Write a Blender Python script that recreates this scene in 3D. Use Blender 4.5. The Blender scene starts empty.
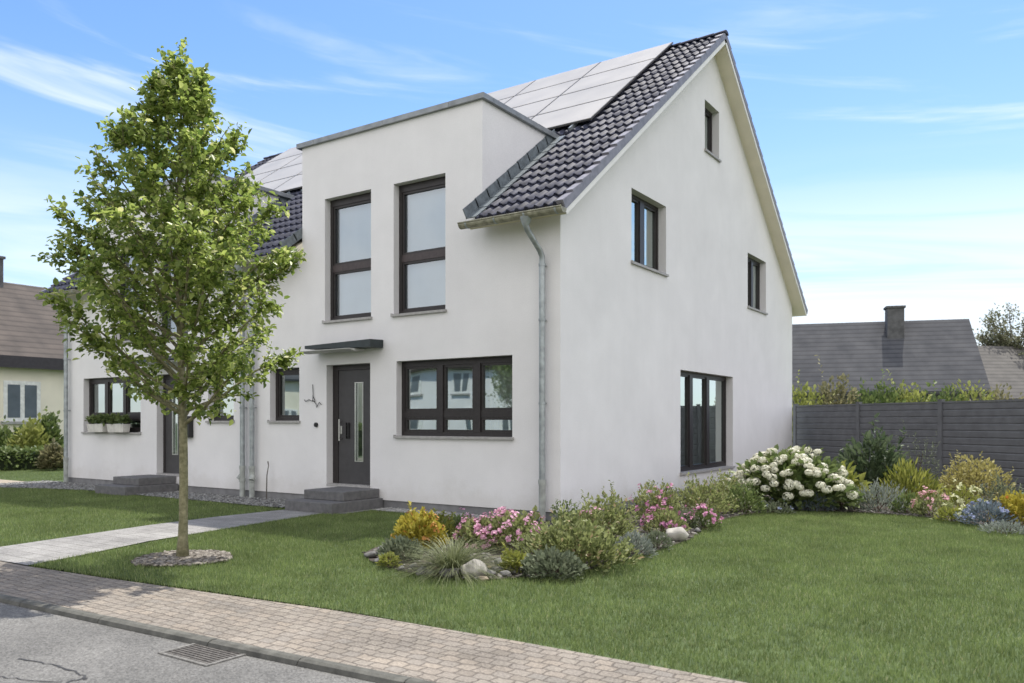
import bpy, bmesh, math, random
import numpy as np
from mathutils import Vector, geometry, Matrix

random.seed(7)
rng = np.random.default_rng(7)
S = bpy.context.scene
COL = S.collection

# ------------------------------------------------------------------ camera
YAW = math.atan2(0.5575, 0.8302)
CAM = Vector((5.88, -10.0, 1.43))
RT = Vector((math.cos(YAW), math.sin(YAW), 0)); FW = Vector((-math.sin(YAW), math.cos(YAW), 0))
FPX, HZN = 808.6, 422.0
cd = bpy.data.cameras.new('camera'); cam = bpy.data.objects.new('camera', cd); COL.objects.link(cam)
cam.location = CAM; cam.rotation_euler = (math.pi / 2, 0, YAW)
cd.sensor_width = 36; cd.lens = 36 * FPX / 1024; cd.shift_y = (HZN - 341.5) / 1024
cd.dof.use_dof = True; cd.dof.focus_distance = 9.5; cd.dof.aperture_fstop = 2.2
cd.clip_start = 0.1; cd.clip_end = 2000
S.camera = cam

# ------------------------------------------------------------------ sky, sun, exposure
SUN_EL, SUN_AZ = math.radians(64), math.radians(-3)      # azimuth from +Y towards +X
sun_dir = Vector((math.sin(SUN_AZ) * math.cos(SUN_EL), math.cos(SUN_AZ) * math.cos(SUN_EL), math.sin(SUN_EL)))
w = bpy.data.worlds.new('World'); S.world = w; w.use_nodes = True
nt = w.node_tree; nt.nodes.clear()
N = nt.nodes.new; L = nt.links.new
out = N('ShaderNodeOutputWorld'); bg = N('ShaderNodeBackground'); L(bg.outputs[0], out.inputs[0])
sky = N('ShaderNodeTexSky'); sky.sky_type = 'NISHITA'; sky.sun_disc = False
sky.sun_elevation = SUN_EL; sky.sun_rotation = SUN_AZ; sky.altitude = 100; sky.air_density = 1.0; sky.dust_density = 0.35; sky.ozone_density = 2.2
SKY_STRENGTH = 0.12
bg.inputs[1].default_value = SKY_STRENGTH
tc = N('ShaderNodeTexCoord'); sp = N('ShaderNodeSeparateXYZ'); L(tc.outputs['Generated'], sp.inputs[0])
def M(op, a, b=None, c=None, clamp=False):
    n = N('ShaderNodeMath'); n.operation = op; n.use_clamp = clamp
    for i, v in enumerate((a, b, c)):
        if v is None: continue
        if isinstance(v, (int, float)): n.inputs[i].default_value = v
        else: L(v, n.inputs[i])
    return n.outputs[0]
az = M('ARCTAN2', sp.outputs[0], sp.outputs[1]); el = M('ARCSINE', sp.outputs[2])
def cloud(us, vs, slope, off, lo, hi, detail=6, dist=0.6):
    c = N('ShaderNodeCombineXYZ')
    L(M('ADD', M('MULTIPLY', az, us), off), c.inputs[0])
    L(M('ADD', M('MULTIPLY', el, vs), M('MULTIPLY', az, slope)), c.inputs[1])
    n = N('ShaderNodeTexNoise'); n.inputs['Scale'].default_value = 1; n.inputs['Detail'].default_value = detail
    n.inputs['Roughness'].default_value = 0.55; n.inputs['Distortion'].default_value = dist
    L(c.outputs[0], n.inputs['Vector'])
    m = N('ShaderNodeMapRange'); m.interpolation_type = 'SMOOTHSTEP'
    m.inputs[1].default_value = lo; m.inputs[2].default_value = hi
    L(n.outputs[0], m.inputs[0]); return m.outputs[0]
def ramp(v, a, b, o0=0, o1=1):
    m = N('ShaderNodeMapRange'); m.interpolation_type = 'SMOOTHSTEP'
    for i, x in zip((1, 2, 3, 4), (a, b, o0, o1)): m.inputs[i].default_value = x
    L(v, m.inputs[0]); return m.outputs[0]
wisp = M('MULTIPLY', cloud(1.7, 15.0, 1.9, 3.1, 0.52, 0.78, 9, 0.9), ramp(el, 0.62, 0.30))
low = M('MULTIPLY', cloud(1.6, 15.0, 0.9, 9.4, 0.36, 0.62, 9, 1.1), ramp(el, 0.32, 0.12))
front = M('MAXIMUM', M('MULTIPLY', wisp, 0.74), M('MULTIPLY', low, 0.85))
# bright cloud added out of view behind the camera to fill the shaded walls
facing = M('SUBTRACT', M('MULTIPLY', sp.outputs[0], 0.62), M('MULTIPLY', sp.outputs[1], 0.78))
fill_bank = M('MULTIPLY', ramp(facing, -0.42, 0.25), cloud(1.6, 3.2, 0.2, 5.0, 0.25, 0.50))
fill_bank = M('MULTIPLY', fill_bank, ramp(el, 1.45, 0.9))
CLOUD_W, FILL_B = (6.3, 6.7, 7.2, 1), (9.2, 9.0, 9.0, 1)
haze = ramp(el, 0.42, 0.0, 0.0, 0.62)
def mixc(f, a, b):
    m = N('ShaderNodeMix'); m.data_type = 'RGBA'
    L(f, m.inputs[0])
    for i, v in ((6, a), (7, b)):
        if isinstance(v, tuple): m.inputs[i].default_value = v
        else: L(v, m.inputs[i])
    return m.outputs[2]
gm = N('ShaderNodeHueSaturation'); gm.inputs['Saturation'].default_value = 1.16; gm.inputs['Value'].default_value = 1.20; gm.inputs['Hue'].default_value = .503; L(sky.outputs[0], gm.inputs['Color'])
c = mixc(haze, gm.outputs[0], (4.3, 5.2, 6.4, 1))
c = mixc(front, c, CLOUD_W)
c = mixc(fill_bank, c, FILL_B)
L(c, bg.inputs[0])
sl = bpy.data.lights.new('sun', 'SUN'); sl.energy = 3.9; sl.angle = math.radians(0.6); sl.color = (1.0, 0.95, 0.86)
so = bpy.data.objects.new('sun', sl); COL.objects.link(so); so.location = (0, 20, 40)
so.rotation_euler = sun_dir.to_track_quat('Z', 'Y').to_euler()
S.view_settings.view_transform = 'Standard'; S.view_settings.look = 'None'
S.view_settings.exposure = 0.58; S.view_settings.gamma = 1; S.view_settings.use_curve_mapping = False
S.render.engine = 'CYCLES'
S.cycles.use_denoising = True; S.cycles.max_bounces = 8; S.cycles.transparent_max_bounces = 12
S.cycles.sample_clamp_indirect = 6.0; S.cycles.caustics_reflective = False; S.cycles.caustics_refractive = False

# ------------------------------------------------------------------ materials
def rgba(c): return (c[0], c[1], c[2], 1)
def new_mat(name):
    m = bpy.data.materials.new(name); m.use_nodes = True
    t = m.node_tree; t.nodes.clear()
    o = t.nodes.new('ShaderNodeOutputMaterial'); b = t.nodes.new('ShaderNodeBsdfPrincipled')
    t.links.new(b.outputs[0], o.inputs[0])
    return m, t, b, o
def mat(name, col, rough=0.6, var=0.15, scale=8.0, bump=0.0, bscale=None, metal=0.0, spec=0.4, col2=None, coords='Object', detail=5):
    m, t, b, o = new_mat(name)
    n, l = t.nodes.new, t.links.new
    tcn = n('ShaderNodeTexCoord')
    nz = n('ShaderNodeTexNoise'); nz.inputs['Scale'].default_value = scale; nz.inputs['Detail'].default_value = detail
    l(tcn.outputs[coords], nz.inputs['Vector'])
    mr = n('ShaderNodeMapRange'); mr.inputs[1].default_value = 0.3; mr.inputs[2].default_value = 0.7
    l(nz.outputs[0], mr.inputs[0])
    mx = n('ShaderNodeMix'); mx.data_type = 'RGBA'
    c2 = col2 or tuple(min(1, x * (1 + var)) for x in col)
    c1 = tuple(x * (1 - var) for x in col) if col2 is None else col
    mx.inputs[6].default_value = rgba(c1); mx.inputs[7].default_value = rgba(c2)
    l(mr.outputs[0], mx.inputs[0]); l(mx.outputs[2], b.inputs['Base Color'])
    b.inputs['Roughness'].default_value = rough; b.inputs['Metallic'].default_value = metal
    b.inputs['Specular IOR Level'].default_value = spec
    if bump:
        n2 = n('ShaderNodeTexNoise'); n2.inputs['Scale'].default_value = bscale or scale * 4; n2.inputs['Detail'].default_value = 6
        l(tcn.outputs[coords], n2.inputs['Vector'])
        bp = n('ShaderNodeBump'); bp.inputs['Strength'].default_value = bump; bp.inputs['Distance'].default_value = 0.01
        l(n2.outputs[0], bp.inputs['Height']); l(bp.outputs[0], b.inputs['Normal'])
    return m
def leaf_mat(name, c1, c2, trans=0.35, rough=0.5, spec=0.35, c3=None):
    """colour varies leaf by leaf"""
    m, t, b, o = new_mat(name); n, l = t.nodes.new, t.links.new
    g = n('ShaderNodeNewGeometry'); r = n('ShaderNodeValToRGB')
    r.color_ramp.elements[0].color = rgba(c1); r.color_ramp.elements[1].color = rgba(c2)
    if c3:
        e = r.color_ramp.elements.new(0.93); e.color = rgba(c2); r.color_ramp.elements[-1].color = rgba(c3)
    l(g.outputs['Random Per Island'], r.inputs[0]); l(r.outputs[0], b.inputs['Base Color'])
    b.inputs['Roughness'].default_value = rough; b.inputs['Specular IOR Level'].default_value = spec
    tr = n('ShaderNodeBsdfTranslucent'); l(r.outputs[0], tr.inputs[0])
    ms = n('ShaderNodeMixShader'); ms.inputs[0].default_value = trans
    l(b.outputs[0], ms.inputs[1]); l(tr.outputs[0], ms.inputs[2]); l(ms.outputs[0], o.inputs[0])
    return m
def glass_mat(name, tint, base_refl, gcol=(0.90, 1, 0.97)):
    m, t, b, o = new_mat(name); n, l = t.nodes.new, t.links.new
    t.nodes.remove(b)
    tr = n('ShaderNodeBsdfTransparent'); tr.inputs[0].default_value = rgba(tint)
    gl = n('ShaderNodeBsdfGlossy'); gl.inputs['Roughness'].default_value = 0.015; gl.inputs[0].default_value = rgba(gcol)
    fr = n('ShaderNodeFresnel'); fr.inputs[0].default_value = 1.5
    ad = n('ShaderNodeMath'); ad.operation = 'ADD'; ad.use_clamp = True; ad.inputs[1].default_value = base_refl
    l(fr.outputs[0], ad.inputs[0])
    # slight waviness of the panes
    tcn = n('ShaderNodeTexCoord'); nz = n('ShaderNodeTexNoise'); nz.inputs['Scale'].default_value = 1.1; nz.inputs['Detail'].default_value = 1
    l(tcn.outputs['Object'], nz.inputs['Vector'])
    bp = n('ShaderNodeBump'); bp.inputs['Strength'].default_value = 0.16; bp.inputs['Distance'].default_value = 0.02
    l(nz.outputs[0], bp.inputs['Height']); l(bp.outputs[0], gl.inputs['Normal'])
    ms = n('ShaderNodeMixShader'); l(ad.outputs[0], ms.inputs[0]); l(tr.outputs[0], ms.inputs[1]); l(gl.outputs[0], ms.inputs[2])
    l(ms.outputs[0], o.inputs[0]); return m

def plaster_mat(name, col):
    m, t, b, o = new_mat(name); n, l = t.nodes.new, t.links.new
    g = n('ShaderNodeTexCoord')
    big = n('ShaderNodeTexNoise'); big.inputs['Scale'].default_value = 0.9; big.inputs['Detail'].default_value = 7; big.inputs['Roughness'].default_value = 0.62
    l(g.outputs['Object'], big.inputs['Vector'])
    mp = n('ShaderNodeMapping'); mp.inputs['Scale'].default_value = (7, 7, 0.5); l(g.outputs['Object'], mp.inputs[0])
    st = n('ShaderNodeTexNoise'); st.inputs['Scale'].default_value = 1; st.inputs['Detail'].default_value = 4; l(mp.outputs[0], st.inputs['Vector'])
    ad = n('ShaderNodeMath'); ad.operation = 'MULTIPLY_ADD'; ad.inputs[1].default_value = 0.15; l(st.outputs[0], ad.inputs[0]); l(big.outputs[0], ad.inputs[2])
    mr = n('ShaderNodeMapRange'); mr.inputs[1].default_value = 0.38; mr.inputs[2].default_value = 0.78; l(ad.outputs[0], mr.inputs[0])
    mx = n('ShaderNodeMix'); mx.data_type = 'RGBA'
    mx.inputs[6].default_value = rgba([x * 0.90 for x in col]); mx.inputs[7].default_value = rgba(col)
    l(mr.outputs[0], mx.inputs[0])
    sx = n('ShaderNodeSeparateXYZ'); l(g.outputs['Object'], sx.inputs[0])
    dn = n('ShaderNodeTexNoise'); dn.inputs['Scale'].default_value = 2.4; dn.inputs['Detail'].default_value = 8; dn.inputs['Roughness'].default_value = .7; l(g.outputs['Object'], dn.inputs['Vector'])
    hh = n('ShaderNodeMath'); hh.operation = 'MULTIPLY_ADD'; hh.inputs[1].default_value = -1.2; l(dn.outputs[0], hh.inputs[0]); l(sx.outputs[2], hh.inputs[2])
    dm_ = n('ShaderNodeMapRange'); dm_.interpolation_type = 'SMOOTHSTEP'; dm_.inputs[1].default_value = -.55; dm_.inputs[2].default_value = -.05; dm_.inputs[3].default_value = .30; dm_.inputs[4].default_value = 0; l(hh.outputs[0], dm_.inputs[0])
    gn = n('ShaderNodeTexNoise'); gn.inputs['Scale'].default_value = 85; gn.inputs['Detail'].default_value = 4; l(g.outputs['Object'], gn.inputs['Vector'])
    gr = n('ShaderNodeMapRange'); gr.inputs[1].default_value = .3; gr.inputs[2].default_value = .7; gr.inputs[3].default_value = .93; gr.inputs[4].default_value = 1.05; l(gn.outputs[0], gr.inputs[0])
    dx = n('ShaderNodeMix'); dx.data_type = 'RGBA'; dx.inputs[7].default_value = (.50, .47, .42, 1); l(dm_.outputs[0], dx.inputs[0]); l(mx.outputs[2], dx.inputs[6])
    gx = n('ShaderNodeMix'); gx.data_type = 'RGBA'; gx.blend_type = 'MULTIPLY'; gx.inputs[0].default_value = 1; l(dx.outputs[2], gx.inputs[6]); l(gr.outputs[0], gx.inputs[7])
    l(gx.outputs[2], b.inputs['Base Color'])
    b.inputs['Roughness'].default_value = 0.95; b.inputs['Specular IOR Level'].default_value = 0.1
    f = n('ShaderNodeTexNoise'); f.inputs['Scale'].default_value = 160; f.inputs['Detail'].default_value = 3; l(g.outputs['Object'], f.inputs['Vector'])
    f2 = n('ShaderNodeTexNoise'); f2.inputs['Scale'].default_value = 3; f2.inputs['Detail'].default_value = 4; l(g.outputs['Object'], f2.inputs['Vector'])
    b1 = n('ShaderNodeBump'); b1.inputs['Strength'].default_value = 0.35; b1.inputs['Distance'].default_value = 0.004; l(f.outputs[0], b1.inputs['Height'])
    b2 = n('ShaderNodeBump'); b2.inputs['Strength'].default_value = 0.25; b2.inputs['Distance'].default_value = 0.02
    l(f2.outputs[0], b2.inputs['Height']); l(b1.outputs[0], b2.inputs['Normal']); l(b2.outputs[0], b.inputs['Normal'])
    return m

def brick_mat(name, cols, joint, bw, bh, mortar, warp=.02):
    """small rectangular pavers in running bond, slightly worn out of line, with sand joints and stains"""
    m, t, b, o = new_mat(name); n, l = t.nodes.new, t.links.new
    g = n('ShaderNodeTexCoord'); wz = n('ShaderNodeTexNoise'); wz.inputs['Scale'].default_value = 9; wz.inputs['Detail'].default_value = 3
    l(g.outputs['Object'], wz.inputs['Vector'])
    vm = n('ShaderNodeVectorMath'); vm.operation = 'MULTIPLY_ADD'; vm.inputs[1].default_value = (warp, warp, 0)
    l(wz.outputs['Color'], vm.inputs[0]); l(g.outputs['Object'], vm.inputs[2])
    br = n('ShaderNodeTexBrick'); br.inputs['Scale'].default_value = 1; br.inputs['Brick Width'].default_value = bw; br.inputs['Row Height'].default_value = bh
    br.inputs['Mortar Size'].default_value = mortar; br.inputs['Mortar Smooth'].default_value = .6; br.inputs['Bias'].default_value = 0
    br.inputs['Color1'].default_value = (0, 0, 0, 1); br.inputs['Color2'].default_value = (1, 1, 1, 1); br.inputs['Mortar'].default_value = (.5, .5, .5, 1)
    l(vm.outputs[0], br.inputs['Vector'])
    r = n('ShaderNodeValToRGB'); els = r.color_ramp.elements
    while len(els) < len(cols): els.new(0.5)
    for i, cc in enumerate(cols): els[i].position = i / (len(cols) - 1); els[i].color = rgba(cc)
    l(br.outputs['Color'], r.inputs[0])
    nz = n('ShaderNodeTexNoise'); nz.inputs['Scale'].default_value = 1.6; nz.inputs['Detail'].default_value = 9; nz.inputs['Roughness'].default_value = .68; l(g.outputs['Object'], nz.inputs['Vector'])
    fz = n('ShaderNodeTexNoise'); fz.inputs['Scale'].default_value = 60; fz.inputs['Detail'].default_value = 5; l(g.outputs['Object'], fz.inputs['Vector'])
    av = n('ShaderNodeMath'); av.operation = 'ADD'; l(nz.outputs[0], av.inputs[0]); l(fz.outputs[0], av.inputs[1])
    mr = n('ShaderNodeMapRange'); mr.inputs[1].default_value = 0.65; mr.inputs[2].default_value = 1.35; mr.inputs[3].default_value = 0.50; mr.inputs[4].default_value = 1.45; l(av.outputs[0], mr.inputs[0])
    mx = n('ShaderNodeMix'); mx.data_type = 'RGBA'; mx.inputs[7].default_value = rgba(joint); l(br.outputs['Fac'], mx.inputs[0]); l(r.outputs[0], mx.inputs[6])
    mu = n('ShaderNodeMix'); mu.data_type = 'RGBA'; mu.blend_type = 'MULTIPLY'; mu.inputs[0].default_value = 1; l(mx.outputs[2], mu.inputs[6]); l(mr.outputs[0], mu.inputs[7])
    l(mu.outputs[2], b.inputs['Base Color']); b.inputs['Roughness'].default_value = 0.9; b.inputs['Specular IOR Level'].default_value = 0.2
    iv = n('ShaderNodeMath'); iv.operation = 'SUBTRACT'; iv.inputs[0].default_value = 1; l(br.outputs['Fac'], iv.inputs[1])
    bp = n('ShaderNodeBump'); bp.inputs['Strength'].default_value = 0.8; bp.inputs['Distance'].default_value = 0.012; l(iv.outputs[0], bp.inputs['Height'])
    b2 = n('ShaderNodeBump'); b2.inputs['Strength'].default_value = 0.5; b2.inputs['Distance'].default_value = 0.006; l(fz.outputs[0], b2.inputs['Height']); l(bp.outputs[0], b2.inputs['Normal'])
    l(b2.outputs[0], b.inputs['Normal']); return m

def asphalt_mat():
    m, t, b, o = new_mat('asphalt'); n, l = t.nodes.new, t.links.new
    g = n('ShaderNodeTexCoord')
    a = n('ShaderNodeTexNoise'); a.inputs['Scale'].default_value = 0.8; a.inputs['Detail'].default_value = 8; a.inputs['Roughness'].default_value = 0.65
    f = n('ShaderNodeTexVoronoi'); f.inputs['Scale'].default_value = 95
    f2 = n('ShaderNodeTexNoise'); f2.inputs['Scale'].default_value = 45; f2.inputs['Detail'].default_value = 6
    for x in (a, f, f2): l(g.outputs['Object'], x.inputs['Vector'])
    r = n('ShaderNodeValToRGB'); r.color_ramp.elements[0].position = 0.3; r.color_ramp.elements[1].position = 0.72
    r.color_ramp.elements[0].color = (0.10, 0.098, 0.094, 1); r.color_ramp.elements[1].color = (0.19, 0.185, 0.174, 1); l(a.outputs[0], r.inputs[0])
    sc = n('ShaderNodeSeparateColor'); l(f.outputs['Color'], sc.inputs[0])
    ad = n('ShaderNodeMath'); ad.operation = 'ADD'; l(sc.outputs[0], ad.inputs[0]); l(f2.outputs[0], ad.inputs[1])
    mr = n('ShaderNodeMapRange'); mr.inputs[1].default_value = 0.3; mr.inputs[2].default_value = 1.7; mr.inputs[3].default_value = 0.55; mr.inputs[4].default_value = 1.5; l(ad.outputs[0], mr.inputs[0])
    mu = n('ShaderNodeMix'); mu.data_type = 'RGBA'; mu.blend_type = 'MULTIPLY'; mu.inputs[0].default_value = 1
    l(r.outputs[0], mu.inputs[6]); l(mr.outputs[0], mu.inputs[7]); l(mu.outputs[2], b.inputs['Base Color'])
    b.inputs['Roughness'].default_value = 0.9; b.inputs['Specular IOR Level'].default_value = 0.25
    bp = n('ShaderNodeBump'); bp.inputs['Strength'].default_value = 0.6; bp.inputs['Distance'].default_value = 0.006; l(ad.outputs[0], bp.inputs['Height']); l(bp.outputs[0], b.inputs['Normal'])
    return m

WHITE = plaster_mat('white_plaster', (0.80, 0.79, 0.795))
CREAM = mat('cream_soffit', (0.80, 0.74, 0.60), 0.7, 0.05, 3)
PLINTH = mat('grey_plinth', (0.20, 0.20, 0.205), 0.9, 0.2, 5, 0.3)
TILE = mat('glazed_tile', (0.042, 0.045, 0.070), 0.66, 0.5, 9, 0.15, 30, spec=0.25)
VERGE = mat('verge_tile', (0.21, 0.205, 0.235), 0.5, 0.2, 8, 0.1)
ZINC = mat('weathered_zinc', (0.33, 0.36, 0.37), 0.45, 0.25, 10, 0.1, metal=0.55)
GUTTER = mat('stained_gutter', (0.30, 0.29, 0.22), 0.6, 0.35, 14, 0.2, metal=0.3)
LEAD = mat('lead_flashing', (0.17, 0.195, 0.21), 0.5, 0.3, 12, 0.3, metal=0.3)
FRAME = mat('dark_frame', (0.028, 0.024, 0.024), 0.42, 0.2, 20)
FRAMEB = mat('brown_rail', (0.055, 0.042, 0.042), 0.42, 0.2, 20)
DOORM = mat('anthracite_door', (0.055, 0.053, 0.056), 0.5, 0.1, 10)
SILL = mat('grey_sill', (0.36, 0.35, 0.34), 0.6, 0.15, 15)
STEEL = mat('brushed_steel', (0.62, 0.62, 0.60), 0.3, 0.1, 30, metal=1.0)
STEPM = mat('grey_step_concrete', (0.135, 0.133, 0.135), 0.85, 0.2, 12, 0.4)
CANOPY = mat('dark_canopy', (0.025, 0.034, 0.036), 0.4, 0.2, 8)
CANOPY_U = mat('canopy_underside', (0.50, 0.50, 0.48), 0.5, 0.1, 8)
PANEL = mat('panel_sky_reflection', (0.43, 0.40, 0.345), 0.36, 0.10, 1.2, spec=0.6)  # pale base colour stands in for bright sky reflected off the panels
PANELF = mat('panel_frame', (0.10, 0.095, 0.09), 0.4, 0.2, 8, metal=0.3)
GLASS = glass_mat('window_glass', (0.80, 0.90, 0.87), 0.40)
GLASSG = glass_mat('gable_window_glass', (0.80, 0.90, 0.87), 0.52)
GLASSU = glass_mat('upper_window_glass', (0.85, 0.92, 0.95), 0.22, (0.86, 0.94, 1.0))
BLIND = mat('pale_blind', (0.46, 0.54, 0.62), 0.8, 0.08, 1.5)
ROOM = mat('room_plaster', (0.62, 0.60, 0.54), 0.9, 0.05, 2)
CURTAIN = mat('sheer_curtain', (0.78, 0.77, 0.72), 0.9, 0.06, 9)
TEAL = mat('teal_fabric', (0.06, 0.30, 0.24), 0.8, 0.2, 6)
BLACK = mat('black_metal', (0.02, 0.02, 0.02), 0.5, 0.2, 9)

# ------------------------------------------------------------------ mesh helpers
class MB:
    def __init__(s): s.v = []; s.f = []
    def add(s, vs, fs):
        o = len(s.v); s.v += [tuple(p) for p in vs]; s.f += [tuple(i + o for i in f) for f in fs]; return s
    def box(s, x0, x1, y0, y1, z0, z1, mp=None):
        x0, x1 = min(x0, x1), max(x0, x1); y0, y1 = min(y0, y1), max(y0, y1); z0, z1 = min(z0, z1), max(z0, z1)
        vs = [(x, y, z) for z in (z0, z1) for y in (y0, y1) for x in (x0, x1)]
        if mp: vs = [mp(*p) for p in vs]
        return s.add(vs, [(0, 2, 3, 1), (4, 5, 7, 6), (0, 1, 5, 4), (2, 6, 7, 3), (0, 4, 6, 2), (1, 3, 7, 5)])
    def prism(s, prof, a, b, mp):
        """closed profile of (p,q) pairs swept from a to b; mp(t,p,q)->xyz"""
        n = len(prof)
        vs = [mp(a, *p) for p in prof] + [mp(b, *p) for p in prof]
        fs = [(i, (i + 1) % n, (i + 1) % n + n, i + n) for i in range(n)] + [tuple(range(n))[::-1], tuple(range(n, 2 * n))]
        return s.add(vs, fs)
    def tube(s, pts, r, n=8, caps=True):
        pts = [Vector(p) for p in pts]; rs = r if isinstance(r, (list, tuple)) else [r] * len(pts)
        rings = []; up = None
        for i, p in enumerate(pts):
            d = (pts[min(i + 1, len(pts) - 1)] - pts[max(i - 1, 0)]).normalized()
            if up is None: up = d.orthogonal().normalized()
            up = (up - d * up.dot(d)); up = up.normalized() if up.length > 1e-6 else d.orthogonal().normalized()
            e = d.cross(up)
            rings.append([p + (up * math.cos(2 * math.pi * k / n) + e * math.sin(2 * math.pi * k / n)) * rs[i] for k in range(n)])
        vs = [q for R_ in rings for q in R_]; fs = []
        for i in range(len(pts) - 1):
            for k in range(n): fs.append((i * n + k, i * n + (k + 1) % n, (i + 1) * n + (k + 1) % n, (i + 1) * n + k))
        if caps: fs += [tuple(range(n))[::-1], tuple(range((len(pts) - 1) * n, len(pts) * n))]
        return s.add(vs, fs)
    def build(s, name, m, parent=None, loc=None, smooth=False, mirror=None, recalc=False, bevel=0):
        vs = s.v; fs = s.f
        if mirror is not None:
            vs = [(2 * mirror - p[0], p[1], p[2]) for p in vs]; fs = [f[::-1] for f in fs]
        off = ORG.get(parent.name, (0, 0, 0)) if parent else (loc or (0, 0, 0))
        me = bpy.data.meshes.new(name)
        me.from_pydata([(p[0] - off[0], p[1] - off[1], p[2] - off[2]) for p in vs], [], fs)
        if recalc:
            bm = bmesh.new(); bm.from_mesh(me); bmesh.ops.recalc_face_normals(bm, faces=bm.faces); bm.to_mesh(me); bm.free()
        me.materials.append(m)
        if smooth: me.polygons.foreach_set('use_smooth', [True] * len(me.polygons))
        o = bpy.data.objects.new(name, me); COL.objects.link(o)
        if parent: o.parent = parent
        else: o.location = off
        ORG[o.name] = off
        if bevel:
            b = o.modifiers.new('bevel', 'BEVEL'); b.width = bevel; b.segments = 2; b.limit_method = 'ANGLE'
        return o
ORG = {}
def tag(o, label=None, cat=None, group=None, kind=None):
    if label: o['label'] = label
    if cat: o['category'] = cat
    if group: o['group'] = group
    if kind: o['kind'] = kind
    return o
def thing(name, loc, label, cat, group=None):
    o = bpy.data.objects.new(name, None); COL.objects.link(o); o.location = loc; o.empty_display_size = 0.1
    ORG[o.name] = tuple(loc); return tag(o, label, cat, group)
def np_mesh(name, verts, faces_n, m, parent=None, loc=(0, 0, 0), smooth=False, idx=None):
    """verts (n,3) array, all faces of the same size; idx given or consecutive"""
    v = np.asarray(verts, dtype=np.float32) - np.asarray(loc, dtype=np.float32)
    me = bpy.data.meshes.new(name)
    if idx is None: idx = np.arange(len(v))
    idx = np.asarray(idx, dtype=np.int32).ravel(); nf = len(idx) // faces_n
    me.vertices.add(len(v)); me.vertices.foreach_set('co', v.ravel())
    me.loops.add(len(idx)); me.loops.foreach_set('vertex_index', idx)
    me.polygons.add(nf); me.polygons.foreach_set('loop_start', np.arange(nf, dtype=np.int32) * faces_n)
    me.update(calc_edges=True)
    if smooth: me.polygons.foreach_set('use_smooth', np.ones(nf, dtype=bool))
    me.materials.append(m)
    o = bpy.data.objects.new(name, me); COL.objects.link(o)
    if parent: o.parent = parent
    else: o.location = loc
    ORG[o.name] = tuple(loc)
    return o
def ground_at(px, py, z=0.0):
    r = RT * ((px - 512) / FPX) + FW + Vector((0, 0, (HZN - py) / FPX))
    t = (z - CAM.z) / r.z
    return CAM + r * t
def scale_at(p): return FPX / (Vector((p[0], p[1], CAM.z)) - CAM).dot(FW)     # pixels per metre

# ------------------------------------------------------------------ ground, street, paths
GRASS_SOIL = mat('lawn_soil', (0.045, 0.07, 0.024), 0.95, 0.4, 6, 0.5, col2=(0.085, 0.12, 0.04))
FAR_GROUND = mat('far_ground', (0.05, 0.075, 0.03), 0.95, 0.3, 0.4)
SOIL = mat('bed_soil', (0.055, 0.045, 0.036), 0.95, 0.4, 12, 0.8, 40)
ASPHALT = asphalt_mat()
SIDEWALK = brick_mat('sidewalk_pavers', [(0.20, 0.175, 0.147), (0.25, 0.222, 0.187), (0.225, 0.20, 0.172), (0.265, 0.228, 0.187), (0.212, 0.192, 0.168)], (0.15, 0.13, 0.11), .125, .088, .007, .06)
PATHM = brick_mat('path_pavers', [(0.25, 0.243, 0.235), (0.285, 0.278, 0.268), (0.265, 0.258, 0.25)], (0.19, 0.185, 0.175), .30, .20, .006, .012)
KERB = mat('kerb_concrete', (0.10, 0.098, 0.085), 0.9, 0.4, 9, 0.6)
GRAVELBASE = mat('gravel_base', (0.16, 0.155, 0.15), 0.95, 0.4, 40, 0.9, 60)
def sheet(name, poly, z, m, parent=None):
    tris = geometry.tessellate_polygon([[Vector((x, y, 0)) for x, y in poly]])
    b = MB(); b.add([(x, y, z) for x, y in poly], [tuple(t) for t in tris])
    o = b.build(name, m, recalc=False)
    for p in o.data.polygons:
        if p.normal.z < 0: p.flip()
    return o
def struct(o): o['kind'] = 'structure'; return o
struct(sheet('ground', [(-600, -600), (600, -600), (600, 600), (-600, 600)], -0.14, FAR_GROUND))
struct(sheet('lawn_ground', [(-14.4, -5.9), (-2.4, -5.9), (1.4, -5.58), (30, -5.58), (30, 60), (-60, 60), (-60, -5.9)], -0.012, GRASS_SOIL))
EDGE = [(-60, -6.3), (-6, -6.15), (-2.59, -6.02), (-1.44, -5.93), (1.36, -5.65), (2.96, -5.60), (4.45, -5.60), (40, -5.60)]
struct(sheet('pavement', EDGE + [(40, -6.62), (2.9, -6.56), (1.3, -6.66), (0.1, -6.72), (-2, -6.82), (-60, -7.1)], 0.0, SIDEWALK))
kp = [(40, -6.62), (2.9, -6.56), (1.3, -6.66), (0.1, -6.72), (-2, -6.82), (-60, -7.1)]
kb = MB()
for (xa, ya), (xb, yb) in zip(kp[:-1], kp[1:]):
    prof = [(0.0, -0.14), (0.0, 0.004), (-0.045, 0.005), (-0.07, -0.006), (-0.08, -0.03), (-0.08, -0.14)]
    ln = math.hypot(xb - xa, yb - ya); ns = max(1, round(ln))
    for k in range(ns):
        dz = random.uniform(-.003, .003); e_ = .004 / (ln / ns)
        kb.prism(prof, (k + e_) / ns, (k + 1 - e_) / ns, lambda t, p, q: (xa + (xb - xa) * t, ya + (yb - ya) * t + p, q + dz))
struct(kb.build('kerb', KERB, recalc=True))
struct(sheet('road', [(40, -6.69), (2.9, -6.63), (1.3, -6.73), (0.1, -6.79), (-2, -6.89), (-60, -7.17), (-60, -12.6), (40, -12.6)], -0.036, ASPHALT))
struct(sheet('opposite_pavement', [(40, -12.6), (-60, -12.6), (-60, -14.2), (40, -14.2)], 0.0, SIDEWALK))
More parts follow.
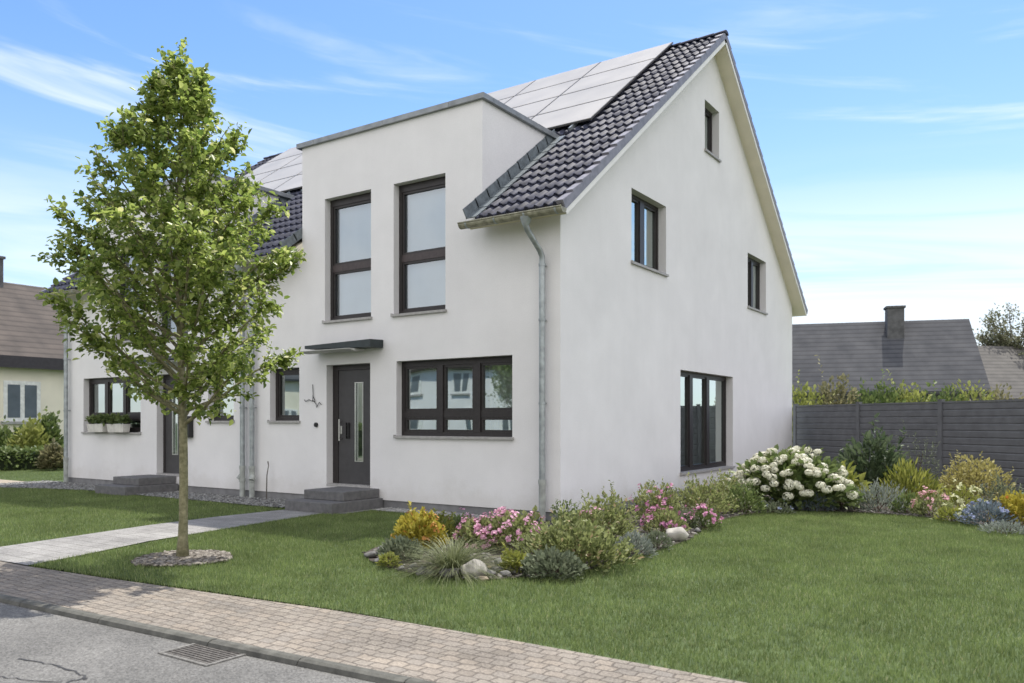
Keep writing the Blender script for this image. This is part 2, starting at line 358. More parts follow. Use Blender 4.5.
struct(sheet('path', [(-4.55, -1.0), (-4.62, -2.4), (-4.55, -3.49), (-4.14, -5.59), (-4.4, -6.08), (-2.62, -6.0), (-2.75, -5.5), (-3.15, -4.37), (-3.50, -2.2), (-3.61, -1.2), (-3.3, -1.02), (-3.3, -0.03), (-4.55, -0.03)], 0.002, PATHM))
# tar-filled crack in the road, flush with the surface
CR = mat('tar', (0.045, 0.043, 0.042), 0.6, 0.3, 20)
def ribbon(name, pts, wd, z, m):
    b = MB(); n = len(pts); vs = []
    for i, p in enumerate(pts):
        q0 = Vector(pts[max(i - 1, 0)]); q1 = Vector(pts[min(i + 1, n - 1)]); d = (q1 - q0).normalized(); nn = Vector((-d.y, d.x))
        ww = wd * random.uniform(0.5, 1.25)
        vs += [(p[0] + nn.x * ww, p[1] + nn.y * ww, z), (p[0] - nn.x * ww, p[1] - nn.y * ww, z)]
    b.add(vs, [(2 * i, 2 * i + 1, 2 * i + 3, 2 * i + 2) for i in range(n - 1)])
    return b.build(name, m)
def crack_pts(pix, sub=6, j=0.012):
    P = [ground_at(a, b_, -0.036) for a, b_ in pix]; o = []
    for a, b_ in zip(P[:-1], P[1:]):
        for k in range(sub):
            q = a.lerp(b_, k / sub); o.append((q.x + random.uniform(-j, j), q.y + random.uniform(-j, j)))
    o.append((P[-1].x, P[-1].y)); return o
struct(ribbon('road_crack', crack_pts([(20, 659), (42, 663), (62, 667), (78, 673), (88, 679), (70, 681), (62, 690)]), 0.007, -0.0325, CR))
struct(ribbon('road_crack', crack_pts([(-30, 674), (0, 677), (30, 681), (62, 682)]), 0.005, -0.0325, CR))
# drain grate
dg = ground_at(204, 654, -0.036)
dt = thing('drain_grate', (dg.x, dg.y, -0.034), 'worn iron drain grate set in the road beside the kerb', 'drain')
b = MB()
for k in range(9): b.box(dg.x - 0.22, dg.x + 0.22, dg.y - 0.125 + k * 0.03, dg.y - 0.112 + k * 0.03, -0.040, -0.029)
b.build('grate_bars', mat('rusty_iron', (0.13, 0.12, 0.11), 0.7, 0.4, 30, 0.3, metal=0.3), dt)
b = MB(); b.box(dg.x - 0.25, dg.x + 0.25, dg.y - 0.16, dg.y - 0.135, -0.040, -0.027); b.box(dg.x - 0.25, dg.x + 0.25, dg.y + 0.15, dg.y + 0.175, -0.040, -0.027)
b.box(dg.x - 0.25, dg.x - 0.223, dg.y - 0.135, dg.y + 0.15, -0.040, -0.027); b.box(dg.x + 0.223, dg.x + 0.25, dg.y - 0.135, dg.y + 0.15, -0.040, -0.027)
b.build('grate_frame', mat('grate_frame_iron', (0.17, 0.163, 0.15), 0.8, 0.4, 30, 0.3), dt)
b = MB(); b.box(dg.x - 0.222, dg.x + 0.222, dg.y - 0.134, dg.y + 0.149, -0.0352, -0.0335); b.build('drain_pit', mat('dark_pit', (0.055, 0.05, 0.045), .9, .4, 30), dt)  # thin dark plate between the grate bars

BED = [(-0.53, -3.25), (-0.35, -3.62), (0.03, -3.91), (.66, -4.16), (1.2, -4.22), (1.56, -4.09), (2.06, -3.52), (2.18, -2.74), (2.22, -1.83), (2.2, -.66), (1.95, .4), (1.8, 1.19), (1.94, 2.49), (2.47, 3.36), (3.46, 3.68), (4.32, 3.47), (5.25, 2.73), (5.9, 2.2), (7.2, 1.6), (9, 1.2), (9, 6.4), (0.1, 12.4), (0.02, 12.3), (0.02, -0.02), (-1.0, -0.02), (-1.0, -0.4), (-0.75, -1.9)]
struct(sheet('flower_bed', BED, 0.006, SOIL))
STRIP = [(-3.3, -0.02), (-1.0, -0.02), (-1.0, -0.4), (-3.3, -0.4)]
struct(sheet('gravel_strip', STRIP, 0.004, GRAVELBASE))
NB_APRON = [(-4.6, -0.02), (-4.6, -0.9), (-5.3, -1.0), (-6.6, -0.95), (-7.4, -1.0), (-9.8, -0.95), (-10.6, -0.85), (-12.3, -1.25), (-13.2, -1.6), (-14.4, -1.1), (-14.4, -0.02)]
struct(sheet('gravel_apron', NB_APRON, 0.005, GRAVELBASE))
struct(sheet('driveway', [(-14.5, -1.2), (-14.5, -0.4), (-21, -0.4), (-21, -1.4)], 0.003, mat('sandy_driveway', (0.32, 0.27, 0.21), 0.9, 0.2, 10, 0.4)))

# ------------------------------------------------------------------ the two houses (mirror images sharing a party wall)
SLOPE = 0.754; EAVE_Y, EAVE_Z = -0.38, 4.40; RIDGE_Y = 6.15; RIDGE_Z = EAVE_Z + SLOPE * (RIDGE_Y - EAVE_Y)
DEPTH = 12.3; PARTY = -6.80; DX0, DX1, DTOP = -5.39, -1.38, 6.37
LEN = math.hypot(1, SLOPE)
def rf(x, s, h):            # front roof slope: s metres up the slope from the eave, h metres off it
    return (x, EAVE_Y + s / LEN - h * SLOPE / LEN, EAVE_Z + s * SLOPE / LEN + h / LEN)
def rb(x, s, h):            # rear slope
    p = rf(x, s, h); return (x, 2 * RIDGE_Y - p[1], p[2])
SMAX = (RIDGE_Y - EAVE_Y) * LEN
def fmap(u, d, z): return (u, d, z)            # front facade, d = depth inwards
def gmap(u, d, z): return (-d, u, z)           # gable
FRONT = dict(big=(-3.13, -0.83, 1.20, 2.43), door=(-4.77, -3.72, 0.32, 2.43), small=(-6.27, -5.47, 1.45, 2.42), tall_a=(-4.81, -3.70, 3.20, 5.36), tall_b=(-3.19, -2.10, 3.20, 5.36))
GABLE = dict(side=(4.47, 7.47, 0.46, 2.42), up_a=(2.34, 3.79, 4.11, 5.35), up_b=(8.50, 9.92, 4.09, 5.34), top=(5.75, 6.59, 6.94, 7.96))
def holed(b, outline, holes, mp, depth):
    loops = [[Vector((u, z, 0)) for u, z in outline]] + [[Vector((u, z, 0)) for u, z in ((h[0], h[2]), (h[1], h[2]), (h[1], h[3]), (h[0], h[3]))] for h in holes]
    tris = geometry.tessellate_polygon(loops); flat = [p for lp in loops for p in lp]
    b.add([mp(p.x, 0, p.y) for p in flat], [tuple(t) for t in tris])
    for u0, u1, z0, z1 in holes:
        c = [(u0, z0), (u1, z0), (u1, z1), (u0, z1)]
        for i in range(4):
            (ua, za), (ub, zb) = c[i], c[(i + 1) % 4]
            b.add([mp(ua, 0, za), mp(ub, 0, zb), mp(ub, depth, zb), mp(ua, depth, za)], [(0, 1, 2, 3)])
def window(house, mx, mp, hole, cols, rows, rec, glass, m_frame, handle=None, sill=True, top=0.06, rail=None):
    """cols / rows: inner divider positions; frame > panes stay one mesh each"""
    u0, u1, z0, z1 = hole
    fw, d0, d1 = 0.065, rec, rec + 0.075
    f = MB(); bx = lambda a, b_, c_, d_, e=d0, g=d1: f.box(a, b_, e, g, c_, d_, mp)
    bx(u0 + .001, u0 + fw, z0 + .001, z1 - .001); bx(u1 - fw, u1 - .001, z0 + .001, z1 - .001)
    bx(u0 + fw, u1 - fw, z1 - top, z1 - .001); bx(u0 + fw, u1 - fw, z0 + .001, z0 + 0.07)
    cs = [u0 + fw] + [x for cc in cols for x in (cc[0], cc[1])] + [u1 - fw]
    for a, b_ in cols: bx(a, b_, z0 + 0.07, z1 - top, d0 - 0.01)
    fo = f.build('window', m_frame, house, mirror=mx)
    rz = [z0 + 0.07] + [x for r in rows for x in r] + [z1 - top]
    rl = MB(); ps = MB(); sh = MB(); s_ = 0.038
    for i in range(0, len(cs), 2):
        a, b_ = cs[i], cs[i + 1]
        for r0, r1 in rows: rl.box(a, b_, d0 + 0.004, d1 + .002, r0, r1, mp)
        for j in range(0, len(rz), 2):
            c0, c1 = rz[j], rz[j + 1]
            # sash around the pane
            for q in ((a + .001, a + s_, c0 + .001, c1 - .001), (b_ - s_, b_ - .001, c0 + .001, c1 - .001), (a + s_, b_ - s_, c1 - s_, c1 - .001), (a + s_, b_ - s_, c0 + .001, c0 + s_)):
                sh.box(q[0], q[1], d0 + 0.014, d1 - 0.004, q[2], q[3], mp)
            p = MB(); p.add([mp(a + s_ - .004, d0 + .045, c0 + s_ - .004), mp(b_ - s_ + .004, d0 + .045, c0 + s_ - .004), mp(b_ - s_ + .004, d0 + .045, c1 - s_ + .004), mp(a + s_ - .004, d0 + .045, c1 - s_ + .004)], [(0, 1, 2, 3)])
            p.build('pane', glass, fo, mirror=mx)
    sh.build('sash', m_frame, fo, mirror=mx)
    if rows: rl.build('transom', rail or m_frame, fo, mirror=mx)
    if sill:
        q = MB(); q.box(u0 - .03, u1 + .03, -0.045, rec + .0, z0 - 0.035, z0 + .004, mp); q.box(u0 - .03, u0 - .012, -0.045, -0.003, z0 + .004, z0 + .018, mp)
        q.build('sill', SILL, fo, mirror=mx)
    return fo
def pipe_path(x0, x1, y0, zt, yb=-0.10):
    return [(x0, y0, zt), (x0, y0, zt - .10), (x0 + (x1 - x0) * .12, y0 + .03, zt - .17), (x0 + (x1 - x0) * .85, yb - .05, zt - .42), (x1, yb, zt - .50), (x1, yb, zt - .60)]

def half_house(label, mirror, verge_end, gable, origin):
    mx = PARTY if mirror else None
    t = thing('house', origin, label, 'house')
    # --- masonry
    wz = 0.13; b = MB(); dep = 0.30
    top = lambda y: EAVE_Z + SLOPE * (y - EAVE_Y) - 0.08
    ol = [(PARTY, wz), (0, wz), (0, top(0)), (DX1, top(0)), (DX1, DTOP), (DX0, DTOP), (DX0, top(0)), (PARTY, top(0))]
    holed(b, ol, list(FRONT.values()), fmap, dep)
    g = [(0, wz), (DEPTH, wz), (DEPTH, top(0)), (RIDGE_Y, top(RIDGE_Y)), (0, top(0))]
    holed(b, g, list(GABLE.values()) if gable else [], gmap, dep)
    b.add([(PARTY, DEPTH, wz), (0, DEPTH, wz), (0, DEPTH, top(0)), (PARTY, DEPTH, top(0))], [(0, 1, 2, 3)])
    yb = EAVE_Y + (DTOP - EAVE_Z) / SLOPE                                  # dormer cheeks run back into the roof
    for x in (DX0, DX1): b.add([(x, 0, top(0) - .3), (x, 0, DTOP), (x, yb + .2, DTOP), (x, yb - .3, DTOP - .5)], [(0, 1, 2, 3)])
    b.build('wall', WHITE, t, mirror=mx)
    b = MB()
    b.box(PARTY, -0.02, 0.02, 0.3, -0.14, wz); b.box(-0.3, -0.02, 0.3, DEPTH - .02, -0.14, wz)
    b.build('plinth', PLINTH, t, mirror=mx)
    # --- interior: party wall, floors and a spine wall so the windows look into rooms
    b = MB()
    b.box(PARTY + .02, -0.32, 0.32, DEPTH - .1, 0.16, 0.20); b.box(PARTY + .02, -0.32, 0.32, DEPTH - .1, 2.62, 2.90); b.box(DX0 + .05, DX1 - .05, 0.32, 2.6, 5.62, 5.70); b.box(PARTY + .02, -0.32, 2.6, DEPTH - 2.7, 5.62, 5.70)
    b.box(PARTY + .02, -0.32, 4.1, 4.2, 0.2, 2.62); b.box(PARTY + .02, -0.32, 4.1, 4.2, 2.9, 5.62); b.box(-3.45, -3.35, 0.32, 4.1, 0.2, 2.62); b.box(-3.45, -3.35, 0.32, 4.1, 2.9, 5.62)
    b.build('interior', ROOM, t, mirror=mx)
    # --- roof
    xe = verge_end
    sl = MB()
    def slab(x0, x1, s0, s1, f): sl.prism([(s0, -0.02), (s1, -0.02), (s1, -0.12), (s0, -0.12)], x0, x1, lambda tt, s, h: f(tt, s, h))
    sd = (2.0 - EAVE_Y) * LEN
    slab(DX1 + .002, xe - 0.02, 0.0, SMAX, rf); slab(PARTY, DX0 - .002, 0.0, SMAX, rf); slab(DX0 + .004, DX1 - .004, sd, SMAX, rf); slab(PARTY, xe - .02, 0, SMAX, rb)
    roof = sl.build('roof', CREAM, t, mirror=mx)
    # pantiles: rolls across, stepped courses up
    def tiles(x0, x1, s0, s1, f, name):
        pitch, per, course = 0.158, 8, 0.345
        nx = max(2, int(round((x1 - x0) / pitch * per))); xs = np.linspace(x0, x1, nx + 1)
        wave = np.array([max(0.0, math.cos(2 * math.pi * (x / pitch))) ** 0.8 for x in xs])
        k0 = int(s0 / course); rows = []; s = k0 * course
        vs = []; idx = []
        while s < s1 - 0.02:
            a, e = max(s, s0), min(s + course, s1)
            r = []
            for ss, base in ((a, 0.004), (a, 0.052), (a + .012, 0.058), (e, 0.018)):
                jit = 0.003
                r.append([f(x, ss - (0.0 if base == 0.004 else 0.012 * wv), base + 0.038 * wv + random.uniform(-jit, jit) * (base > .03)) for x, wv in zip(xs, wave)])
            o0 = len(vs)
            for q in r: vs += q
            m_ = nx + 1
            for j in range(3):
                for i in range(nx): idx += [o0 + j * m_ + i, o0 + j * m_ + i + 1, o0 + (j + 1) * m_ + i + 1, o0 + (j + 1) * m_ + i]
            s += course
        v = np.array(vs)
        if mx is not None: v[:, 0] = 2 * mx - v[:, 0]
        ob = np_mesh(name, v, 4, TILE, t, ORG[t.name], True, idx); ob.parent = roof
        md = ob.modifiers.new('edge', 'EDGE_SPLIT'); md.split_angle = math.radians(50)
    s_top = (yb + 0.12 - EAVE_Y) * LEN
    tiles(DX1 + 0.16, xe - 0.10, -0.03, SMAX, rf, 'roof_tiles'); tiles(PARTY, DX0 - 0.12, -0.03, SMAX, rf, 'roof_tiles'); tiles(DX0 - 0.12, DX1 + 0.16, s_top, SMAX, rf, 'roof_tiles'); tiles(PARTY, xe - .10, -.03, SMAX, rb, 'roof_tiles')
    vg = MB(); nv = 24; cs = SMAX / nv
    for f in (rf, rb):
        for k in range(nv):
            h0, h1 = 0.10, 0.065
            for (xa, xb, lo) in ((xe - 0.11, xe, 0.045), (xe - 0.028, xe + 0.004, -0.045)):
                p = [(k * cs - .015, lo), (k * cs - .015, h0), ((k + 1) * cs - .017, h1), ((k + 1) * cs - .017, lo - .02)]
                if lo < 0: p = [(k * cs - .02, lo), (k * cs - .02, h0 - .004), ((k + 1) * cs - .022, h1 - .004), ((k + 1) * cs - .022, lo)]
                vg.prism(p, xa, xb, lambda tt, s, h: f(tt, s, h))
    vg.build('verge_tiles', VERGE, roof, mirror=mx, recalc=True)
    bb = MB()
    for f in (rf, rb): bb.prism([(-.02, -0.05), (SMAX, -0.05), (SMAX, -0.13), (-.02, -0.118)], xe - 0.0195, xe - 0.006, lambda tt, s, h: f(tt, s, h))
    bb.build('verge_board', mat('white_verge_board', (0.78, 0.77, 0.74), 0.6, 0.05, 5), roof, mirror=mx, recalc=True)
    rg = MB(); x = PARTY
    while x < xe - .05:
        x2 = min(x + 0.36, xe)
        rg.prism([(0.11 * math.cos(a), 0.055 * math.sin(a)) for a in np.linspace(-0.25, math.pi + 0.25, 9)], x, x2 + .02, lambda tt, p, q: (tt, RIDGE_Y + p, RIDGE_Z + 0.035 + q + 0.012 * (tt > x + .1)))
        x = x2
    rg.build('ridge_tiles', TILE, roof, mirror=mx, recalc=True)
    # --- dormer roof, coping and flashing
    dm = MB(); dm.box(DX0 + .02, DX1 - .02, 0.02, yb + .25, DTOP - .14, DTOP - .004)
    dr = dm.build('dormer_roof', LEAD, t, mirror=mx)
    cp = MB()
    for x0, x1 in ((DX0 - .10, DX0 + .30), (DX0 + .304, DX0 + .34), (DX0 + .344, -3.4), (-3.396, -2.0), (-1.996, DX1 + .06)):
        cp.box(x0, x1, -0.055 - .004 * (x1 - x0 < .1), 0.20, DTOP - 0.012, DTOP + 0.075)
    for x0, x1 in ((DX1 - .2, DX1 + .06), (DX0 - .10, DX0 + .16)):
        cp.box(x0, x1, 0.204, 1.3, DTOP - 0.012, DTOP + 0.073); cp.box(x0, x1, 1.304, yb + .22, DTOP - 0.012, DTOP + 0.073)
    cp.build('coping', mat('zinc_coping', (0.26, 0.275, 0.285), 0.5, 0.2, 6, metal=0.4), dr, mirror=mx, bevel=.004)
    for xa, xb, sg in ((DX1, DX1 + .19, 1), (DX0 - .15, DX0, -1)):
        wx = DX1 if sg > 0 else DX0; fl = MB()
        n = 9; s1 = (yb - EAVE_Y) * LEN - .02
        for k in range(n):
            a, e = k * s1 / n, (k + 1) * s1 / n + .03
            fl.prism([(a, 0.07), (e, 0.062), (e, 0.05), (a, 0.055)], xa, xb, lambda tt, s, h: rf(tt, s, h))
            fl.prism([(a, 0.05), (e, 0.05), (e, 0.20), (a, 0.21)], wx + sg * .003, wx + sg * .016, lambda tt, s, h: rf(tt, s, h))
        fl.build('flashing', LEAD, dr, mirror=mx, recalc=True)
    # --- gutters and downpipes
    for x0, x1, ox, px in ((DX1 - .07, xe + .02, -0.30, -0.245), (PARTY + .02, DX0 - .01, -6.6, -6.66)):
        gy, gz, gr = EAVE_Y - .07, EAVE_Z - .035, 0.075
        pr = [(gr * math.cos(a), gr * math.sin(a)) for a in np.linspace(math.pi * 1.0, 2 * math.pi, 10)] + [((gr - .008) * math.cos(a), (gr - .008) * math.sin(a)) for a in np.linspace(2 * math.pi, math.pi * 1.0, 10)]
        gb = MB(); gb.prism(pr, x0, x1, lambda tt, p, q: (tt, gy + p, gz + q))
        gb.tube([(x0, gy - gr, gz + .004), (x1, gy - gr, gz + .004)], .012, 8)
        for xe_ in (x0 + .002, x1 - .002):
            gb.add([(xe_, gy, gz)] + [(xe_, gy + p[0], gz + p[1]) for p in pr[:10]], [(0, i, i + 1) for i in range(1, 10)])
        go = gb.build('gutter', GUTTER, t, mirror=mx, recalc=False)
        n = max(2, int((x1 - x0) / .5))
        for k in range(n + 1):
            hk = MB()
            xx = x0 + .12 + k * (x1 - x0 - .24) / n
            hk.prism([((gr + .004) * math.cos(a), (gr + .004) * math.sin(a)) for a in np.linspace(math.pi, 2 * math.pi, 10)] + [((gr + .001) * math.cos(a), (gr + .001) * math.sin(a)) for a in np.linspace(2 * math.pi, math.pi, 10)], xx, xx + .03, lambda tt, p, q: (tt, gy + p, gz + q))
            hk.build('gutter_bracket', ZINC, go, mirror=mx)
        dp = MB(); pth = pipe_path(ox, px, gy, gz - gr + .02)
        dp.tube([pth[0], (ox, gy, pth[0][2] - .06), (ox, gy, pth[0][2] - .12)], [.085, .07, .045], 14)
        dp.tube(pth[1:], .042, 14); dp.tube([pth[-1], (px, -.10, 1.2)], .045, 14); dp.tube([(px, -.10, 1.2), (px, -.10, .55)], .045, 14)
        dpo = dp.build('downpipe', ZINC, t, mirror=mx, smooth=True, recalc=False)
        dpo.modifiers.new('edge', 'EDGE_SPLIT').split_angle = math.radians(40)
        sp_ = MB(); sp_.tube([(px, -.10, .55), (px, -.10, .50), (px, -.10, -.02)], [.055, .05, .05], 14); sp_.tube([(px, -.10, .60), (px, -.10, .545)], .058, 14)
        if abs(px) > 3:
            sp_.tube([(px + .02, -.10, .42), (px + .05, -.15, .34)], .05, 10); sp_.tube([(px, -.10, .36), (px, -.10, .30)], .062, 14)
        sp_.build('standpipe', mat('standpipe_grey', (0.34, 0.36, 0.34), 0.6, 0.25, 8), dpo, mirror=mx, smooth=False)
        for z in (pth[-1][2] - .02, 2.9, 1.7):
            cl = MB(); cl.tube([(px, -.10, z - .018), (px, -.10, z + .018)], .053, 14); cl.box(px - .012, px + .012, -.06, .01, z - .012, z + .012)
            cl.build('pipe_clamp', ZINC, dpo, mirror=mx)
    # --- windows
    rw = 0.13
    z = FRONT['big']; window(t, mx, fmap, z, [(-2.36, -2.25), (-1.64, -1.51)], [(1.50, 1.61)], rw, GLASS, FRAME, top=.09)
    window(t, mx, fmap, FRONT['small'], [], [], rw, GLASS, FRAME, top=.08)
    for k in ('tall_a', 'tall_b'): window(t, mx, fmap, FRONT[k], [], [(4.08, 4.20)], rw, GLASSU, FRAME, top=.12, rail=FRAMEB)
    if gable:
        rg_ = 0.15
        window(t, mx, gmap, GABLE['side'], [(5.30, 5.46), (6.24, 6.40)], [], rg_, GLASSG, FRAME)
        window(t, mx, gmap, GABLE['up_a'], [(2.98, 3.16)], [], rg_, GLASSG, FRAME)
        window(t, mx, gmap, GABLE['up_b'], [(9.22, 9.36)], [], rg_, GLASSG, FRAME)
        window(t, mx, gmap, GABLE['top'], [], [], rg_, GLASSG, FRAME)
    # --- door
    u0, u1, z0, z1 = FRONT['door']; d = 0.15
    f = MB(); f.box(u0 + .001, u0 + .13, d, d + .08, z0 + .001, z1 - .001); f.box(u1 - .06, u1 - .001, d, d + .08, z0, z1 - .001); f.box(u0 + .13, u1 - .06, d, d + .08, z1 - .09, z1 - .001)
    fr = f.build('door_frame', FRAME, t, mirror=mx)
    a, e = u0 + .135, u1 - .065; g0, g1, h0, h1 = a + .40, a + .60, .74, 2.12
    f = MB(); y0, y1 = d + .012, d + .07
    f.box(a, g0, y0, y1, z0 + .03, z1 - .095); f.box(g1, e, y0, y1, z0 + .03, z1 - .095); f.box(g0, g1, y0, y1, z0 + .03, h0); f.box(g0, g1, y0, y1, h1, z1 - .095)
    dr_ = f.build('door', DOORM, t, mirror=mx)
    f = MB(); f.add([(g0, d + .04, h0), (g1, d + .04, h0), (g1, d + .04, h1), (g0, d + .04, h1)], [(0, 1, 2, 3)]); f.build('door_glazing', GLASS, dr_, mirror=mx)
    f = MB()
    for q in ((g0 - .002, g0 + .014, h0, h1), (g1 - .014, g1 + .002, h0, h1), (g0 + .014, g1 - .014, h0, h0 + .014), (g0 + .014, g1 - .014, h1 - .014, h1)): f.box(q[0], q[1], d + .004, d + .03, q[2], q[3])
    f.build('glazing_bead', STEEL, dr_, mirror=mx)
    f = MB(); f.tube([(a + .07, d - .045, 1.10), (a + .07, d - .045, 1.48)], .013, 10)
    for zz in (1.14, 1.44): f.tube([(a + .07, d + .012, zz), (a + .07, d - .045, zz)], .009, 8)
    f.box(a + .05, a + .09, d + .004, d + .012, 1.22, 1.36); f.build('door_handle', STEEL, dr_, mirror=mx)
    f = MB(); f.box(a + .20, a + .212, d - .02, d + .012, 1.14, 1.42); f.box(a + .26, a + .272, d - .02, d + .012, 1.14, 1.42); f.box(a + .212, a + .26, d - .012, d + .012, 1.18, 1.20); f.box(a + .212, a + .26, d - .012, d + .012, 1.36, 1.38); f.build('letter_slot', BLACK, dr_, mirror=mx)
    f = MB(); f.box(u0 + .01, u1 - .01, -.01, d + .06, z0 - .012, z0 + .028); f.build('threshold', SILL, t, mirror=mx)
    st = MB(); st.box(-4.50, -3.42, -1.16, -0.004, -.02, .165); st.build('step', STEPM, t, mirror=mx, bevel=.012)
    st = MB(); st.box(-4.42, -3.50, -.83, -0.006, .166, .315); st.build('step', STEPM, t, mirror=mx, bevel=.012)
    # --- canopy over the door: wall-hung tapering fascia with a pale curved underside
    cn = MB(); cw0, cw1 = -4.98, -3.42
    n = 10
    prof = [(-.03, 2.80), (-.34, 2.79), (-.34, 2.66), (-.03, 2.665)]
    cn.prism(prof, cw0, cw1, lambda tt, p, q: (tt, p + .028, 2.73 + (q - 2.73) * (.42 + .58 * (tt - cw0) / (cw1 - cw0))))
    co = cn.build('canopy', CANOPY, t, mirror=mx, recalc=True)
    un = MB()
    pr = [(-.05 - .38 * k / n, 2.645 - .03 * math.sin(math.pi * k / n)) for k in range(n + 1)] + [(-.43, 2.654), (-.05, 2.656)]
    un.prism(pr, cw0 - .02, cw1 - .36, lambda tt, p, q: (tt, p, q)); un.build('canopy_underside', CANOPY_U, co, mirror=mx, recalc=True)
    # --- solar panels
    if True:
        x0s = [-2.52, -4.23, -5.94]; rowsy = [(2.46, 3.36), (3.38, 4.27), (4.29, 5.01), (5.03, 5.93)]
        rowsy = [(2.52 + k * 0.915, 2.52 + k * 0.915 + 0.903) for k in range(4)]
        for xx in x0s:
            for ya, yb_ in rowsy:
                s0, s1 = (ya - EAVE_Y) * LEN, (yb_ - EAVE_Y) * LEN
                fr_ = MB(); fr_.prism([(s0, .125), (s1, .125), (s1, .155), (s0, .155)], xx + .004, xx + 1.704, lambda tt, s, h: rf(tt, s, h))
                po = fr_.build('solar_panel', PANELF, t, mirror=mx, recalc=True)
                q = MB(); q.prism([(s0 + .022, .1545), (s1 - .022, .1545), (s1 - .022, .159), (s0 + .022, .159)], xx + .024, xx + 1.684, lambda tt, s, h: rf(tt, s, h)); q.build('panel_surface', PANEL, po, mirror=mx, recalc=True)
        s0, s1 = (2.38 - EAVE_Y) * LEN, (5.9 - EAVE_Y) * LEN
        for xx in (-1.2, -2.2, -3.0, -3.9, -4.7, -5.6):
            rl = MB(); rl.prism([(s0, .07), (s1, .07), (s1, .124), (s0, .124)], xx, xx + .04, lambda tt, s, h: rf(tt, s, h))
            rl.build('panel_rail', ZINC, t, mirror=mx, recalc=True)
    return t
house_a = half_house('large white plastered house with tall dormer, gable and dark tiled roof', False, 0.30, True, (-3.4, 6.0, 0))
house_b = half_house('adjoining white neighbour house, partly behind the young tree, with flower boxes', True, 0.30, False, (-10.2, 6.0, 0))

# ------------------------------------------------------------------ things on and in the houses
def curtain(pts, z0, z1, label, m=CURTAIN, axis='x', amp=.03, name='curtain'):
    a, bnd, d = pts; n = int((bnd - a) / .02); v = []; b = MB()
    for i in range(n + 1):
        u = a + (bnd - a) * i / n; dd = d + amp * math.sin(i * 1.05) + .4 * amp * math.sin(i * .37)
        p = (u, dd) if axis == 'x' else (-dd, u)
        v += [(p[0], p[1], z0), (p[0], p[1], z1)]
    b.add(v, [(2 * i, 2 * i + 2, 2 * i + 3, 2 * i + 1) for i in range(n)])
    o = b.build(name, m, loc=v[0], smooth=True)
    md = o.modifiers.new('thick', 'SOLIDIFY'); md.thickness = .004
    tag(o, label, 'blind' if name == 'blind' else 'curtain'); return o
def blind(u0, u1, z0, z1, d, label, mp=fmap):
    b = MB(); b.box(u0, u1, d, d + .006, z0, z1, mp); b.box(u0, u1, d - .008, d + .016, z0 - .02, z0, mp)
    o = b.build('blind', BLIND, loc=mp(u0, d, z0)); tag(o, label, 'blind')
blind(-4.76, -3.75, 3.22, 5.34, .27, 'pale blind drawn behind the tall dormer window above the door')
blind(-3.14, -2.15, 3.22, 5.34, .27, 'pale blind drawn behind the tall dormer window nearer the solar panels')
curtain((-1.50, -.86, .36), 1.2, 2.42, 'white curtain gathered in the right-hand light of the wide ground-floor window')
curtain((2.36, 2.80, .40), 4.1, 5.34, 'white curtain behind the left light of the gable window nearest the gutter', axis='y')
curtain((3.35, 3.76, .40), 4.1, 5.34, 'pale curtain behind the right light of the gable window nearest the gutter', axis='y')
curtain((6.75, 7.45, .42), .46, 2.42, 'pale curtain at the fence end of the large ground-floor gable window', axis='y')
curtain((9.35, 9.90, .40), 4.1, 5.33, 'pale curtain behind the gable window nearest the rear eave', axis='y')
b = MB(); b.box(-3.0, -2.1, 1.3, 1.9, .2, 1.02); b.box(-3.0, -2.1, 1.75, 1.95, 1.02, 1.5); o = b.build('armchair', TEAL, loc=(-2.55, 1.6, .2), bevel=.06)
tag(o, 'teal armchair seen inside through the wide ground-floor window', 'armchair')
# wire ornament beside the door
wo = ground_at(0, 600)
b = MB(); X0, Z0 = -5.10, 1.80
def wire(pts, r=.006): b.tube([(X0 + p[0], -.02, Z0 + p[1]) for p in pts], r, 6)
wire([(0, 0), (.01, .12), (.0, .30)]); wire([(0, 0), (-.10, .03), (-.18, .0), (-.22, .03)]); wire([(0, .02), (.09, -.05), (.10, -.11), (.17, -.02), (.22, -.06)]); wire([(.0, .1), (.05, .03), (.06, -.01)])
tag(b.build('wall_ornament', BLACK, loc=(X0, -.02, Z0)), 'thin black wire ornament on the white wall between small window and door', 'ornament')
b = MB(); bx_, bz_ = -5.02, 1.38
b.tube([(bx_, 0, bz_), (bx_, -.03, bz_)], .042, 12); b.tube([(bx_, -.03, bz_), (bx_, -.038, bz_)], .016, 10)
tag(b.build('door_bell', BLACK, loc=(bx_, 0, bz_)), 'small dark round door bell on the wall left of the door', 'door bell')
b = MB(); b.tube([(-6.2, -.14, 0), (-6.21, -.12, .45), (-6.19, -.1, .62), (-6.22, -.09, .70)], [.012, .010, .008, .012], 6)
tag(b.build('garden_stake', mat('weathered_stick', (0.10, 0.09, 0.08), .8), loc=(-6.2, -.14, 0)), 'thin dark stake leaning on the wall below the small window', 'stake')
# neighbour: mailbox, window boxes
t = thing('mailbox', (-8.72, -.06, 1.25), 'dark mailbox on the neighbour wall behind the tree trunk', 'mailbox')
b = MB(); b.box(-8.86, -8.60, -.11, -.004, 1.12, 1.52); b.build('box_body', BLACK, t, bevel=.01); b = MB(); b.box(-8.87, -8.59, -.13, -.002, 1.52, 1.55); b.build('lid', FRAME, t)
b = MB(); b.box(-8.82, -8.64, -.114, -.108, 1.46, 1.475); b.build('mail_slot', STEEL, t)

